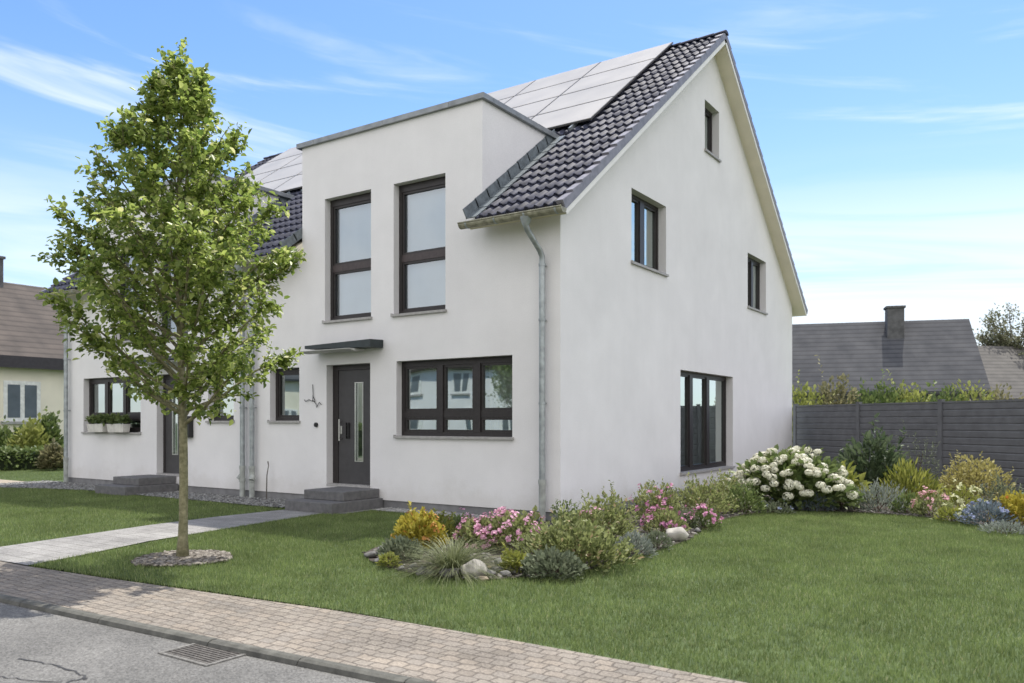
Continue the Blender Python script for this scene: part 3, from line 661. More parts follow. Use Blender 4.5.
# ------------------------------------------------------------------ vegetation builders
def unit(n):
    v = rng.normal(size=(n, 3)); return v / np.linalg.norm(v, axis=1, keepdims=True)
def leaves(P, Dn, size, aspect=.55, fold=.25, up=None, jit=.35):
    """pointed, folded 6-vertex leaves at P growing along Dn -> (verts, idx quads)"""
    n = len(P); s = size * rng.uniform(1 - jit, 1 + jit, n)[:, None]
    D = Dn / np.linalg.norm(Dn, axis=1, keepdims=True)
    ref = unit(n) * .6 + np.array([0, 0, 1.0]) if up is None else up
    Sd = np.cross(D, ref); Sd /= np.linalg.norm(Sd, axis=1, keepdims=True) + 1e-9
    Nn = np.cross(Sd, D)
    w = s * aspect * .5
    base = P; tip = P + D * s - Nn * s * .12
    m1 = P + D * s * .32; m2 = P + D * s * .68
    v = np.stack([base, m1 + Sd * w + Nn * w * fold, m2 + Sd * w * .8 + Nn * w * fold, tip, m2 - Sd * w * .8 + Nn * w * fold, m1 - Sd * w + Nn * w * fold], 1)
    idx = (np.arange(n)[:, None] * 6 + np.array([[0, 1, 2, 3, 0, 3, 4, 5]])).reshape(-1)
    return v.reshape(-1, 3), idx
def blades(P, D, length, width, droop=.5, seg=3):
    """arching grass-like blades"""
    n = len(P); Ln = length * rng.uniform(.6, 1.15, n)[:, None]; D = D / np.linalg.norm(D, axis=1, keepdims=True)
    hz_ = D * np.array([1, 1, 0]); hz_ = hz_ / (np.linalg.norm(hz_, axis=1, keepdims=True) + 1e-6)
    side = np.cross(D, np.array([0, 0, 1.0])); side /= np.linalg.norm(side, axis=1, keepdims=True) + 1e-9
    rows = []
    for k in range(seg + 1):
        f = k / seg; c = P + D * Ln * f + hz_ * Ln * droop * .35 * f * f - np.array([0, 0, 1.0]) * Ln * droop * .55 * f ** 2.2
        ww = width * .5 * (1 - .85 * f)
        rows += [c + side * ww, c - side * ww]
    v = np.stack(rows, 1); m = 2 * (seg + 1)
    q = np.concatenate([[2 * k, 2 * k + 1, 2 * k + 3, 2 * k + 2] for k in range(seg)])
    idx = (np.arange(n)[:, None] * m + q[None]).reshape(-1)
    return v.reshape(-1, 3), idx
def dome_pts(n, wx, wy, h, lump=.25, fill=.55, z0=.05, seed=0):
    """points through an uneven dome, more towards its surface; returns points, outward dirs"""
    d = unit(n); d[:, 2] = np.abs(d[:, 2]); r = fill + (1 - fill) * rng.random(n) ** .5
    r0 = np.random.default_rng(seed + 11); ph = r0.uniform(0, 6.28, 6); kk = r0.integers(2, 6, 6)
    a = np.arctan2(d[:, 1], d[:, 0]); e = d[:, 2]
    lum = sum(np.sin(kk[i] * a + ph[i] + e * (3 + i)) for i in range(6)) / 6
    rr = r * (1 + lump * lum)
    P = np.stack([d[:, 0] * wx * rr, d[:, 1] * wy * rr, z0 + d[:, 2] * h * rr], 1)
    return P, d
def stems(base, tips, r=.006, m=None, parent=None, wob=.08):
    b = MB()
    for q in tips:
        a = Vector(base) + Vector((random.uniform(-1, 1), random.uniform(-1, 1), 0)) * .05; e = Vector(q); mid = a.lerp(e, .5) + Vector((random.uniform(-1, 1), random.uniform(-1, 1), .5)) * wob * (e - a).length
        b.tube([a, mid, e], [r, r * .8, r * .45], 5, caps=False)
    return b.build('stem', m, parent)
STEMG = mat('green_stem', (0.07, 0.075, 0.035), .7); STEMB = mat('brown_stem', (0.085, 0.06, 0.04), .8)
def flower_mesh(P, D, size, petals=5, cup=.25):
    n = len(P); D = D / np.linalg.norm(D, axis=1, keepdims=True)
    a = np.cross(D, unit(n)); a /= np.linalg.norm(a, axis=1, keepdims=True) + 1e-9; c = np.cross(D, a)
    s = (size * rng.uniform(.7, 1.2, n))[:, None]; vs = []
    for k in range(petals):
        t0 = 2 * math.pi * k / petals; hw = math.pi / petals * .9
        def dirn(t): return a * math.cos(t) + c * math.sin(t)
        vs += [P, P + (dirn(t0 - hw) * .75 + D * cup) * s, P + (dirn(t0) + D * cup * 1.3) * s, P + (dirn(t0 + hw) * .75 + D * cup) * s]
    v = np.stack(vs, 1); m = 4 * petals
    return v.reshape(-1, 3), np.arange(n * m)
def place_on_dome(n, wx, wy, h, lump, seed, top=.1):
    P, d = dome_pts(n * 3, wx, wy, h, lump, .97, .05, seed); k = d[:, 2] > top; return P[k][:n], d[k][:n]

def bush(name, label, cat, pos, wx, wy, h, n, size, m, aspect=.5, upward=.6, lump=.3, fill=.4, flowers=None, group=None, stem=STEMB, twigs=14, sprigs=0, seed=None, droop=0):
    """leafy dome; flowers = list of (count, size, material, petals, cluster, top, name)"""
    seed = seed if seed is not None else random.randint(0, 9999)
    t = thing(name, (pos[0], pos[1], 0), label, cat, group); O = np.array([pos[0], pos[1], 0.0])
    P, d = dome_pts(n, wx, wy, h, lump, fill, h * .06, seed)
    D = d + np.array([0, 0, upward]) + unit(n) * .55
    if droop: D[:, 2] -= droop
    v, idx = leaves(P, D, size, aspect)
    if sprigs:                                                 # shoots that break the outline
        q, dq = place_on_dome(sprigs, wx * .85, wy * .85, h * .85, lump, seed, .15)
        for i in range(len(q)):
            L_ = random.uniform(.12, .38) * h; k = 14; f = np.linspace(0, 1, k)[:, None]
            ax = dq[i] * .5 + np.array([random.uniform(-.2, .2), random.uniform(-.2, .2), 1.0])
            pp = q[i] + ax * f * L_; dd = unit(k) + ax * .6
            v2, i2 = leaves(pp, dd, size * .85, aspect); idx = np.concatenate([idx, i2 + len(v)]); v = np.concatenate([v, v2])
    np_mesh('foliage', v + O, 4, m, t, tuple(O), False, idx)
    tp, _ = place_on_dome(twigs, wx * .8, wy * .8, h * .85, lump, seed, .2)
    stems(O, [tuple(x + O) for x in tp], max(.004, h * .012), stem, t)
    for fl in (flowers or []):
        cnt, fs, fm, pet, clus, top, fname = fl
        q, dq = place_on_dome(max(3, cnt // clus), wx * 1.04, wy * 1.04, h * 1.05, lump, seed, top)
        q = np.repeat(q, clus, 0) + unit(len(q) * clus) * fs * (1.0 if clus == 1 else 1.9) * rng.random((len(q) * clus, 1)) ** .4; dq = np.repeat(dq, clus, 0) + unit(len(q)) * .6 + np.array([0, 0, .3])
        fv, fi = flower_mesh(q, dq, fs, pet); np_mesh(fname, fv + O, 4, fm, t, tuple(O), False, fi)
    return t
def tuft(name, label, cat, pos, n, length, width, m, spread=.9, droop=.7, r0=.05, flowers=None, group=None):
    t = thing(name, (pos[0], pos[1], 0), label, cat, group); O = np.array([pos[0], pos[1], 0.0])
    a = rng.uniform(0, 6.283, n); rr = r0 * np.sqrt(rng.random(n)); P = np.stack([np.cos(a) * rr, np.sin(a) * rr, np.zeros(n)], 1)
    tilt = spread * rng.random(n) ** .8; D = np.stack([np.cos(a) * np.sin(tilt), np.sin(a) * np.sin(tilt), np.cos(tilt)], 1)
    v, idx = blades(P, D, length, width, droop, 4); np_mesh('foliage', v + O, 4, m, t, tuple(O), False, idx)
    return t
# ------------------------------------------------------------------ young street tree
def crown_radius(z):
    zs = [1.35, 1.45, 1.65, 1.82, 2.08, 2.34, 2.6, 3.05, 3.35, 3.77, 4.1, 4.34, 4.6, 4.87, 5.13, 5.47]
    rs = [.35, .70, .95, 1.10, 1.26, 1.36, 1.42, 1.40, 1.25, 1.08, .92, .74, .48, .28, .15, .03]
    return .90 * float(np.interp(z, zs, rs))
def street_tree():
    bx, by = ground_at(181, 558)[:2]
    t = thing('street_tree', (bx, by, 0), 'slender young street tree with bright green leaves in a gravel ring on the lawn', 'tree')
    b = MB(); H_ = 5.35
    def axis(z): return Vector((bx + .02 * math.sin(z * 1.4), by + .02 * math.sin(z * 1.1 + 1), z))
    zs = list(np.linspace(-.02, H_, 26)); rad = [float(np.interp(z, [0, .12, .4, 1.3, 2.2, 3.5, 4.6, H_], [.072, .054, .046, .043, .034, .024, .013, .003])) for z in zs]
    b.tube([axis(z) for z in zs], rad, 12)
    tips = []; ga = 2.39996; k = 0
    z = 1.40
    while z < 4.95:
        a = k * ga + random.uniform(-.4, .4); k += 1
        # limb rises from z to the envelope higher up
        rise = random.uniform(.55, 1.0) if z > 1.9 or z < 1.5 else random.uniform(.40, .8)
        zt = z; R_ = .1
        for _ in range(40):
            zt = z + R_ * rise * 1.1; Rn = crown_radius(min(zt, 5.44)) * random.uniform(.80, 1.06)
            if R_ >= Rn: break
            R_ += .05
        if z < 1.35: R_ = min(R_, .85)
        p0 = axis(z); dirh = Vector((math.cos(a), math.sin(a), 0)); p3 = Vector((bx, by, 0)) + dirh * R_ + Vector((0, 0, zt))
        p1 = p0.lerp(p3, .35) - Vector((0, 0, .06 * R_)); p2 = p0.lerp(p3, .7) + Vector((0, 0, .02))
        r0 = max(.005, .024 * (1 - (z - 1.1) / 5.2)); pts = [p0, p1, p2, p3]
        b.tube(pts, [r0, r0 * .75, r0 * .5, r0 * .2], 6, caps=False)
        n2 = int(4 + R_ * 13)
        for j in range(n2):
            f = random.uniform(.14, 1.0); seg = min(2, int(f * 3)); q = pts[seg].lerp(pts[seg + 1], f * 3 - seg)
            aa = a + random.uniform(-1.25, 1.25); l2 = random.uniform(.14, .40) * (1.1 - .5 * f) * min(1, .35 + R_ * .7)
            e = q + Vector((math.cos(aa) * l2, math.sin(aa) * l2, random.uniform(-.06, .24)))
            b.tube([q, q.lerp(e, .5) + Vector((0, 0, .02)), e], [.0055, .004, .002], 4, caps=False); tips.append((q, e))
        tips.append((p2, p3)); z += random.uniform(.030, .062) if z > 1.45 else .06
    tips.append((axis(4.7), axis(5.4))); tips.append((axis(4.9), axis(5.38)))
    bark = mat('speckled_bark', (0.12, 0.115, 0.06), .85, .3, 26, .6, 60, col2=(0.27, 0.25, 0.15))
    b.build('trunk', bark, t, smooth=True)
    P = []; D = []
    for q, e in tips:
        n = random.randint(16, 26); ax = np.array(e - q)
        for i in range(n):
            f = random.uniform(.1, 1.08); p = np.array(q) + ax * f + rng.normal(size=3) * .028
            dv = ax / (np.linalg.norm(ax) + 1e-6) * .6 + rng.normal(size=3) * .7 + np.array([0, 0, -.25]); P.append(p); D.append(dv)
    P = np.array(P); D = np.array(D)
    v, idx = leaves(P, D, .060, .64, .3, None, .45)
    o = np_mesh('crown', v, 4, leaf_mat('tree_leaf', (0.11, 0.175, 0.035), (0.42, 0.50, 0.13), .55, .36, .5, (0.70, 0.68, 0.34)), t, (bx, by, 0), False, idx)
    print('tree leaves', len(P))
street_tree()

# ------------------------------------------------------------------ gravel and stones
def chips(name, poly_fn, n, size, m, z=.01, label=None):
    P = poly_fn(n); n = len(P); s = size * rng.uniform(.6, 1.4, (n, 1, 1))
    base = np.array([[-1, -1, -.5], [1, -1, -.5], [1, 1, -.5], [-1, 1, -.5], [-.7, -.7, .6], [.7, -.7, .6], [.7, .7, .6], [-.7, .7, .6]]) * np.array([1, .65, .5])
    v = base[None] * s * rng.uniform(.6, 1.3, (n, 8, 3)) ; a = rng.uniform(0, 6.28, n); ca, sa = np.cos(a)[:, None], np.sin(a)[:, None]
    x = v[:, :, 0] * ca - v[:, :, 1] * sa; y = v[:, :, 0] * sa + v[:, :, 1] * ca; tl = rng.uniform(-.4, .4, (n, 1))
    zz = v[:, :, 2] + x * tl
    V = np.stack([x + P[:, :1], y + P[:, 1:2], zz + z + size * .2], 2).reshape(-1, 3)
    q = np.array([0, 3, 2, 1, 4, 5, 6, 7, 0, 1, 5, 4, 2, 3, 7, 6, 1, 2, 6, 5, 3, 0, 4, 7])
    idx = (np.arange(n)[:, None] * 8 + q[None]).reshape(-1)
    o = np_mesh(name, V, 4, m, None, (0, 0, 0), False, idx); return tag(o, label, 'gravel', None, 'stuff')
def inpoly(P, poly):
    x, y = P[:, 0], P[:, 1]; ins = np.zeros(len(P), bool); j = len(poly) - 1
    for i in range(len(poly)):
        xi, yi = poly[i]; xj, yj = poly[j]
        c_ = ((yi > y) != (yj > y)) & (x < (xj - xi) * (y - yi) / (yj - yi + 1e-12) + xi); ins ^= c_; j = i
    return ins
def rand_poly(poly):
    a = np.array(poly); lo, hi = a.min(0), a.max(0)
    def f(n):
        P = rng.uniform(lo, hi, (n, 2)); return P[inpoly(P, poly)]
    return f
tb = ground_at(183, 559)
RING = [(tb.x + .50 * math.cos(a) * (1 + .06 * math.sin(3 * a)), tb.y + .47 * math.sin(a) * (1 + .05 * math.cos(4 * a))) for a in np.linspace(0, 6.2, 24)]
chips('gravel', rand_poly(RING), 1500, .028, leaf_mat('beige_chips', (0.07, 0.062, 0.052), (0.29, 0.265, 0.235), 0, .9, .1), .008, 'beige stone chips in a ring around the young tree')
struct(sheet('tree_ring_soil', RING, .004, SOIL))
chips('gravel', rand_poly(NB_APRON), 9000, .022, leaf_mat('grey_chips', (0.10, 0.10, 0.10), (0.33, 0.33, 0.32), 0, .9, .1), .006, 'grey gravel along the foot of the neighbour wall')
chips('gravel', rand_poly(STRIP), 1800, .022, leaf_mat('pale_chips', (0.20, 0.20, 0.19), (0.45, 0.44, 0.42), 0, .9, .1), .006, 'pale gravel strip along the plinth right of the steps')
BEDFRONT = [p for p in BED[:16]] + [(5.0, 3.4), (3.4, 4.4), (1.9, 3.9), (1.1, 2.3), (1.1, -.5), (0, -2), (-.6, -2.2)]
chips('gravel', rand_poly(BEDFRONT), 5200, .03, leaf_mat('slate_chips', (0.06, 0.057, 0.053), (0.26, 0.245, 0.225), 0, .9, .1), .008, 'dark slate chips mulching the curved flower bed')
def rock(pos, w, d, h, m, label, group=None, seed=0, rot=0):
    bm = bmesh.new(); bmesh.ops.create_icosphere(bm, subdivisions=3, radius=1)
    r_ = random.Random(seed); ph = [Vector((r_.uniform(-1, 1), r_.uniform(-1, 1), r_.uniform(-1, 1))).normalized() for _ in range(14)]; cut = [r_.uniform(.48, .85) for _ in ph]
    for v in bm.verts:
        p = v.co.copy()
        for q, c_ in zip(ph, cut):
            dd = p.dot(q)
            if dd > c_: p -= q * (dd - c_) * .85
        p += Vector((math.sin(p.y * 7 + seed), math.sin(p.z * 6), math.sin(p.x * 8 + seed))) * .025
        v.co = Vector((p.x * w / 2, p.y * d / 2, p.z * h / 2 + h * .36))
    me = bpy.data.meshes.new('rock'); bm.to_mesh(me); bm.free(); me.materials.append(m)
    me.polygons.foreach_set('use_smooth', [True] * len(me.polygons))
    o = bpy.data.objects.new('rock', me); COL.objects.link(o); o.location = (pos[0], pos[1], 0); o.rotation_euler = (0, 0, rot); ORG[o.name] = tuple(o.location)
    return tag(o, label, 'rock', group)
ROCKW = mat('pale_boulder', (0.40, 0.38, 0.34), .9, .25, 9, .8, 14); ROCKG = mat('grey_stone', (0.17, 0.165, 0.16), .9, .3, 14, .7, 20); ROCKB = mat('tan_stone', (0.30, 0.25, 0.18), .9, .3, 14, .7, 20)
p = ground_at(475, 577); rock(p, .30, .22, .20, ROCKW, 'pale boulder at the front edge of the bed beside the ornamental grass', None, 3, .5)
p = ground_at(679, 541); rock(p, .36, .25, .21, ROCKW, 'larger pale boulder at the lawn edge below the magenta flowers', None, 8, .6)
g_ = 'grey edging stones of the flower bed'; lab = 'small grey edging stone at the lawn side of the curved flower bed'
edge_px = [(379, 563), (386, 566), (394, 566), (402, 571), (413, 569), (421, 575), (431, 575), (446, 577), (455, 577), (490, 577), (497, 573), (505, 577), (513, 574), (520, 572), (500, 567), (372, 558), (381, 553), (640, 550), (655, 543), (651, 549), (662, 540), (698, 533), (612, 562), (626, 557)]
for i, (a, b_) in enumerate(edge_px):
    q = ground_at(a, b_); s = random.uniform(.10, .19); rock(q, s, s * .75, s * .6, ROCKG, lab, g_, 20 + i, random.uniform(0, 3))
for i, (a, b_) in enumerate([(438, 573), (484, 581), (648, 555), (486, 569)]):
    q = ground_at(a, b_); s = random.uniform(.09, .14); rock(q, s, s * .8, s * .6, ROCKB, 'small tan stone at the lawn side of the curved flower bed', 'tan edging stones of the flower bed', 60 + i, random.uniform(0, 3))

# ------------------------------------------------------------------ flower bed plants
LG = leaf_mat('mid_green_leaf', (0.085, 0.13, 0.04), (0.22, 0.27, 0.10)); LD = leaf_mat('dark_green_leaf', (0.045, 0.075, 0.035), (0.13, 0.17, 0.09))
LY = leaf_mat('golden_leaf', (0.30, 0.27, 0.04), (0.52, 0.45, 0.08), .35, .5, .3, (0.45, 0.17, 0.05)); LYG = leaf_mat('yellow_green_leaf', (0.17, 0.20, 0.04), (0.36, 0.37, 0.09))
LYP = leaf_mat('pale_gold_leaf', (0.27, 0.25, 0.08), (0.52, 0.47, 0.19)); LS = leaf_mat('silver_leaf', (0.17, 0.20, 0.17), (0.36, 0.39, 0.34), .2, .8, .2)
LSG = leaf_mat('grey_green_leaf', (0.10, 0.125, 0.075), (0.24, 0.27, 0.18), .25, .7, .2); LB = leaf_mat('blue_grey_leaf', (0.11, 0.145, 0.16), (0.25, 0.30, 0.34), .2, .7, .2)
LO = leaf_mat('olive_leaf', (0.145, 0.175, 0.06), (0.34, 0.37, 0.16), .4, .5, .3, (0.42, 0.29, 0.19)); LGR = leaf_mat('grass_blade_sage', (0.10, 0.125, 0.05), (0.27, 0.29, 0.15), .3)
FP = leaf_mat('pink_petal', (0.46, 0.17, 0.30), (0.74, 0.48, 0.58), .3); FM = leaf_mat('magenta_petal', (0.42, 0.12, 0.27), (0.66, 0.36, 0.51), .3); FW_ = leaf_mat('cream_petal', (0.64, 0.63, 0.48), (0.86, 0.85, 0.74), .25)
FB = leaf_mat('blue_petal', (0.19, 0.23, 0.40), (0.36, 0.41, 0.58), .3); FL = leaf_mat('lime_cream_petal', (0.58, 0.60, 0.30), (0.80, 0.80, 0.56), .3); FSP = leaf_mat('salmon_petal', (0.56, 0.28, 0.32), (0.76, 0.50, 0.52), .3); FO = leaf_mat('orange_leaf', (0.50, 0.20, 0.06), (0.60, 0.33, 0.08))
def at(px, py): return ground_at(px, py)
def B(name, label, cat, px, py, wpx, hpx, n, leaf, m, **k):
    p = at(px, py); s = scale_at(p); wx = wpx / s / 2; hpx = hpx * (.80 if k.get('sprigs', 0) > 5 else .92); return bush(name, label, cat, p, wx, k.pop('deep', .8) * wx, hpx / s / 1.08, n, leaf, m, **k)
B('shrub', 'golden shrub with orange tips at the left end of the bed', 'shrub', 419, 549, 56, 44, 1500, .055, LY, aspect=.6, sprigs=16, upward=.9, flowers=[(60, .02, FO, 4, 3, .2, 'blossoms')])  # orange leaf tips, built from small petal shapes
B('shrub', 'low grey sage clump left of the ornamental grass', 'plant', 400, 560, 46, 22, 700, .06, LSG, aspect=.4)
B('shrub', 'tiny yellow-green clump among the stones at the left tip of the bed', 'plant', 389, 567, 22, 13, 220, .045, LYG, aspect=.5)
p = at(453, 573); tuft('ornamental_grass', 'arching sage-green ornamental grass tuft at the front of the bed', 'grass', p, 1100, .56, .008, LGR, 1.25, .8, .10)
B('shrub', 'trailing yellowish perennial between the golden and pink plants', 'plant', 441, 540, 34, 28, 380, .05, LYG, aspect=.5, sprigs=10)
B('flowering_plant', 'dense pink flowering clump in front of the downpipe', 'flower', 512, 549, 84, 44, 1300, .06, LO, sprigs=8, flowers=[(620, .020, FP, 5, 8, .05, 'blossoms')])
B('flowering_plant', 'pink flowering clump just right of the ornamental grass', 'flower', 478, 549, 54, 30, 800, .055, LO, flowers=[(420, .02, FP, 5, 9, .05, 'blossoms')])
B('flowering_plant', 'small pale pink flowering clump under the wall behind the grass tuft', 'flower', 462, 536, 40, 22, 450, .05, LG, flowers=[(70, .018, FP, 5, 6, .1, 'blossoms')])
B('shrub', 'yellow-tipped low clump behind the pale boulder at the front', 'plant', 516, 573, 34, 25, 420, .055, LYG, aspect=.4, sprigs=6)
B('shrub', 'broad olive shrub with reddish tips sprawling at the front of the bed', 'shrub', 575, 566, 108, 52, 2000, .060, LO, aspect=.55, sprigs=40, lump=.75, fill=.3)
B('shrub', 'low grey-green leafy groundcover at the bed front below the olive shrub', 'plant', 553, 577, 66, 27, 900, .05, LSG, aspect=.7)
B('shrub', 'loose green shrub standing against the house corner', 'shrub', 607, 541, 66, 55, 1500, .05, LO, sprigs=30, lump=.35, fill=.25)
B('shrub', 'slim feathery green perennial right behind the downpipe', 'plant', 566, 536, 30, 44, 420, .045, LG, sprigs=12, fill=.2)
B('flowering_plant', 'tall thin stems with pink tips in front of the house corner', 'flower', 592, 546, 26, 56, 330, .04, LO, sprigs=12, fill=.2, flowers=[(14, .02, FP, 5, 3, .5, 'blossoms')])
B('shrub', 'silvery low mound between the olive shrub and the larger boulder', 'plant', 634, 557, 40, 25, 800, .05, LS, aspect=.3)
B('shrub', 'grey mossy mound just left of the larger boulder', 'plant', 656, 549, 34, 18, 500, .04, LSG, aspect=.4)
B('flowering_plant', 'tall olive shrub dotted with pink blooms left of the large gable window', 'flower', 655, 524, 56, 50, 1400, .05, LO, sprigs=24, fill=.3, flowers=[(70, .024, FM, 5, 5, .3, 'blossoms')])
B('flowering_plant', 'low clump with a magenta flower cluster beside the larger boulder', 'flower', 664, 534, 44, 26, 700, .05, LO, flowers=[(260, .019, FM, 5, 10, .2, 'blossoms')])
B('flowering_plant', 'small clump with magenta flowers at the lawn edge right of the larger boulder', 'flower', 704, 529, 36, 22, 450, .048, LG, flowers=[(150, .019, FM, 5, 10, .2, 'blossoms')])
B('flowering_plant', 'pale grey perennial with purple flowers behind the larger boulder', 'flower', 684, 529, 30, 20, 420, .04, LSG, flowers=[(60, .014, FM, 5, 6, .2, 'blossoms')])
B('shrub', 'loose green shrub directly below the large gable window', 'shrub', 702, 515, 60, 42, 1300, .052, LO, sprigs=26, fill=.3)
B('shrub', 'rounded green shrub left of the white hydrangea', 'shrub', 744, 514, 40, 36, 1000, .05, LG, sprigs=12)
B('shrub', 'wispy green shrub under the sill corner of the gable window', 'shrub', 727, 508, 40, 40, 800, .05, LO, sprigs=22, fill=.25)
# hydrangea with big cream heads
def hydrangea(px, py, wpx, hpx):
    p = at(px, py); s = scale_at(p); w_ = wpx / s / 2; h = hpx / s; O = np.array([p.x, p.y, 0])
    t = thing('hydrangea', (p.x, p.y, 0), 'large hydrangea covered in cream white flower heads by the gable wall', 'flower')
    P, d = dome_pts(2000, w_ * .95, w_ * .66, h * .86, .2, .35, .1, 5); v, idx = leaves(P, d + np.array([0, 0, .1]) + unit(len(P)) * .5, .13, .6); np_mesh('foliage', v + O, 4, LG, t, tuple(O), False, idx)
    q, dq = place_on_dome(150, w_, w_ * .72, h * .95, .2, 5, .22)
    stems(O, [tuple(x + O) for x in q[:40]], .007, STEMG, t)
    vs = []; ids = []; o = 0
    for i in range(len(q)):
        R_ = random.uniform(.058, .092); dd = unit(130); pp = q[i] + dd * R_ * np.array([1, 1, .72]) * rng.uniform(.85, 1.05, (130, 1))
        fv, fi = flower_mesh(pp, dd, .017, 4, .1); hv = fv + O
        np_mesh('flower_head', hv, 4, FW_, t, tuple(O), False, fi)
hydrangea(790, 508, 132, 58)
B('shrub', 'blue-grey lavender cushion at the lawn edge below the hydrangea', 'plant', 812, 511, 48, 18, 900, .05, LB, aspect=.22, upward=1.2)
B('shrub', 'low grey-lilac groundcover at the lawn edge left of the blue cushion', 'plant', 774, 513, 38, 12, 500, .04, LSG, flowers=[(40, .012, FB, 4, 3, .1, 'blossoms')])
B('shrub', 'yellow-green hosta-like clump with broad leaves right of the hydrangea', 'plant', 842, 507, 52, 40, 260, .16, LYG, aspect=.5, upward=.2, fill=.5, twigs=20)
B('shrub', 'tall dark shrub with large pointed leaves against the fence', 'shrub', 873, 500, 78, 80, 900, .15, LD, aspect=.42, sprigs=14, fill=.25)
B('shrub', 'silvery grey cushion at the lawn edge below the dark pointed-leaf shrub', 'plant', 878, 512, 60, 30, 1000, .07, LS, aspect=.22, upward=1.0)
B('shrub', 'upright yellow-green perennial with lance leaves before the fence post', 'plant', 908, 505, 56, 44, 700, .14, LYG, aspect=.2, upward=1.3, fill=.3)
B('shrub', 'airy grey twiggy plant rising against the fence panel joint', 'plant', 915, 495, 60, 66, 420, .06, LSG, aspect=.25, sprigs=40, fill=.2)
B('flowering_plant', 'salmon pink flowering clump at the lawn edge before the fence post', 'flower', 932, 517, 40, 26, 600, .05, LO, flowers=[(260, .019, FSP, 5, 9, .15, 'blossoms')])
B('flowering_plant', 'pale lime and cream flowering clump below the pale gold shrub', 'flower', 961, 511, 42, 26, 700, .05, LYG, flowers=[(300, .019, FL, 5, 9, .1, 'blossoms')])
B('shrub', 'lime yellow low cushion at the lawn edge beside blue flowers', 'plant', 954, 522, 34, 16, 400, .05, LYG, flowers=[(60, .018, FL, 5, 6, .1, 'blossoms')])
B('shrub', 'large pale gold shrub in front of the right-hand fence panel', 'shrub', 974, 500, 68, 52, 1700, .065, LYP, aspect=.55, sprigs=18, lump=.3)
B('flowering_plant', 'blue flowering clump over grey leaves at the lawn edge', 'flower', 987, 526, 50, 26, 900, .05, LB, aspect=.4, flowers=[(260, .015, FB, 5, 8, .15, 'blossoms')])
B('shrub', 'bright golden shrub at the right end of the bed', 'shrub', 1019, 526, 48, 40, 1300, .055, LY, aspect=.6, sprigs=10)
B('shrub', 'grey-green perennial between the pale gold and bright golden shrubs', 'plant', 1001, 508, 34, 32, 420, .06, LSG, aspect=.3, sprigs=14, fill=.25)
B('shrub', 'low silver groundcover at the lawn edge below the bright golden shrub', 'plant', 1006, 534, 44, 12, 600, .045, LS, aspect=.3)
B('shrub', 'small mid-green clump at the lawn edge left of the salmon flowers', 'plant', 908, 514, 34, 22, 500, .06, LG, aspect=.4)
B('shrub', 'small leafy filler plant between hydrangea and blue cushion', 'plant', 792, 509, 44, 20, 300, .09, LG, aspect=.6)
# small green plants by the pipes and steps
B('shrub', 'small weed clump on the gravel beside the twin downpipes', 'plant', 296 - 22, 497, 14, 10, 90, .06, LD)

# ------------------------------------------------------------------ lawn blades
def lawn(name, polys_in, polys_out, dens, label):
    PP = []
    for poly in polys_in:
        a = np.array(poly); lo, hi = a.min(0), a.max(0); n = int(1.15 * dens * np.prod(hi - lo)); P = rng.uniform(lo, hi, (n, 2)); PP.append(P[inpoly(P, poly)])
    P = np.concatenate(PP)
    for poly in polys_out: P = P[~inpoly(P, poly)]
    d = P - np.array([CAM.x, CAM.y]); dist = np.linalg.norm(d, axis=1)
    f = d @ np.array([FW.x, FW.y]); r = d @ np.array([RT.x, RT.y]); P = P[(f > .5) & (np.abs(r) < f * .80 + 1.0)]
    n = len(P); patch = np.sin(P[:, 0] * 1.7 + np.sin(P[:, 1] * 1.1)) * np.sin(P[:, 1] * 1.9 + 1) * .5 + .5
    h = rng.uniform(.016, .042, n) * (.8 + .35 * patch); a = rng.uniform(0, 6.283, n); lean = rng.uniform(.0, .75, n)
    bd = np.stack([np.cos(a) * lean, np.sin(a) * lean, np.ones(n)], 1); bd /= np.linalg.norm(bd, axis=1, keepdims=True)
    ang = rng.uniform(0, 6.283, n); sd = np.stack([np.cos(ang), np.sin(ang), np.zeros(n)], 1) * rng.uniform(.0018, .0038, n)[:, None]
    P3 = np.concatenate([P, np.full((n, 1), -.012)], 1)
    v = np.stack([P3 - sd, P3 + sd, P3 + bd * (h + .012)[:, None]], 1).reshape(-1, 3)
    print(name, n)
    o = np_mesh(name, v, 3, GRASSM, None, (0, 0, 0)); return tag(o, label, 'grass', None, 'stuff')
def grass_mat():
    m = leaf_mat('grass_blade', (0.095, 0.145, 0.045), (0.275, 0.34, 0.122), .35, .55, .3, (0.46, 0.45, 0.26)); t = m.node_tree
    n, l = t.nodes.new, t.links.new
    g = n('ShaderNodeTexCoord'); z = n('ShaderNodeTexNoise'); z.inputs['Scale'].default_value = 1.3; z.inputs['Detail'].default_value = 10; z.inputs['Roughness'].default_value = .72; l(g.outputs['Object'], z.inputs['Vector'])
    mr = n('ShaderNodeMapRange'); mr.inputs[1].default_value = .32; mr.inputs[2].default_value = .68; mr.inputs[3].default_value = .68; mr.inputs[4].default_value = 1.28; l(z.outputs[0], mr.inputs[0])
    mu = n('ShaderNodeMix'); mu.data_type = 'RGBA'; mu.blend_type = 'MULTIPLY'; mu.inputs[0].default_value = 1
    rampn = [x for x in t.nodes if x.type == 'VALTORGB'][0]; l(rampn.outputs[0], mu.inputs[6]); l(mr.outputs[0], mu.inputs[7])
    for x in t.nodes:
        if x.type == 'BSDF_PRINCIPLED': l(mu.outputs[2], x.inputs['Base Color'])
        if x.type == 'BSDF_TRANSLUCENT': l(mu.outputs[2], x.inputs[0])
    return m
GRASSM = grass_mat()
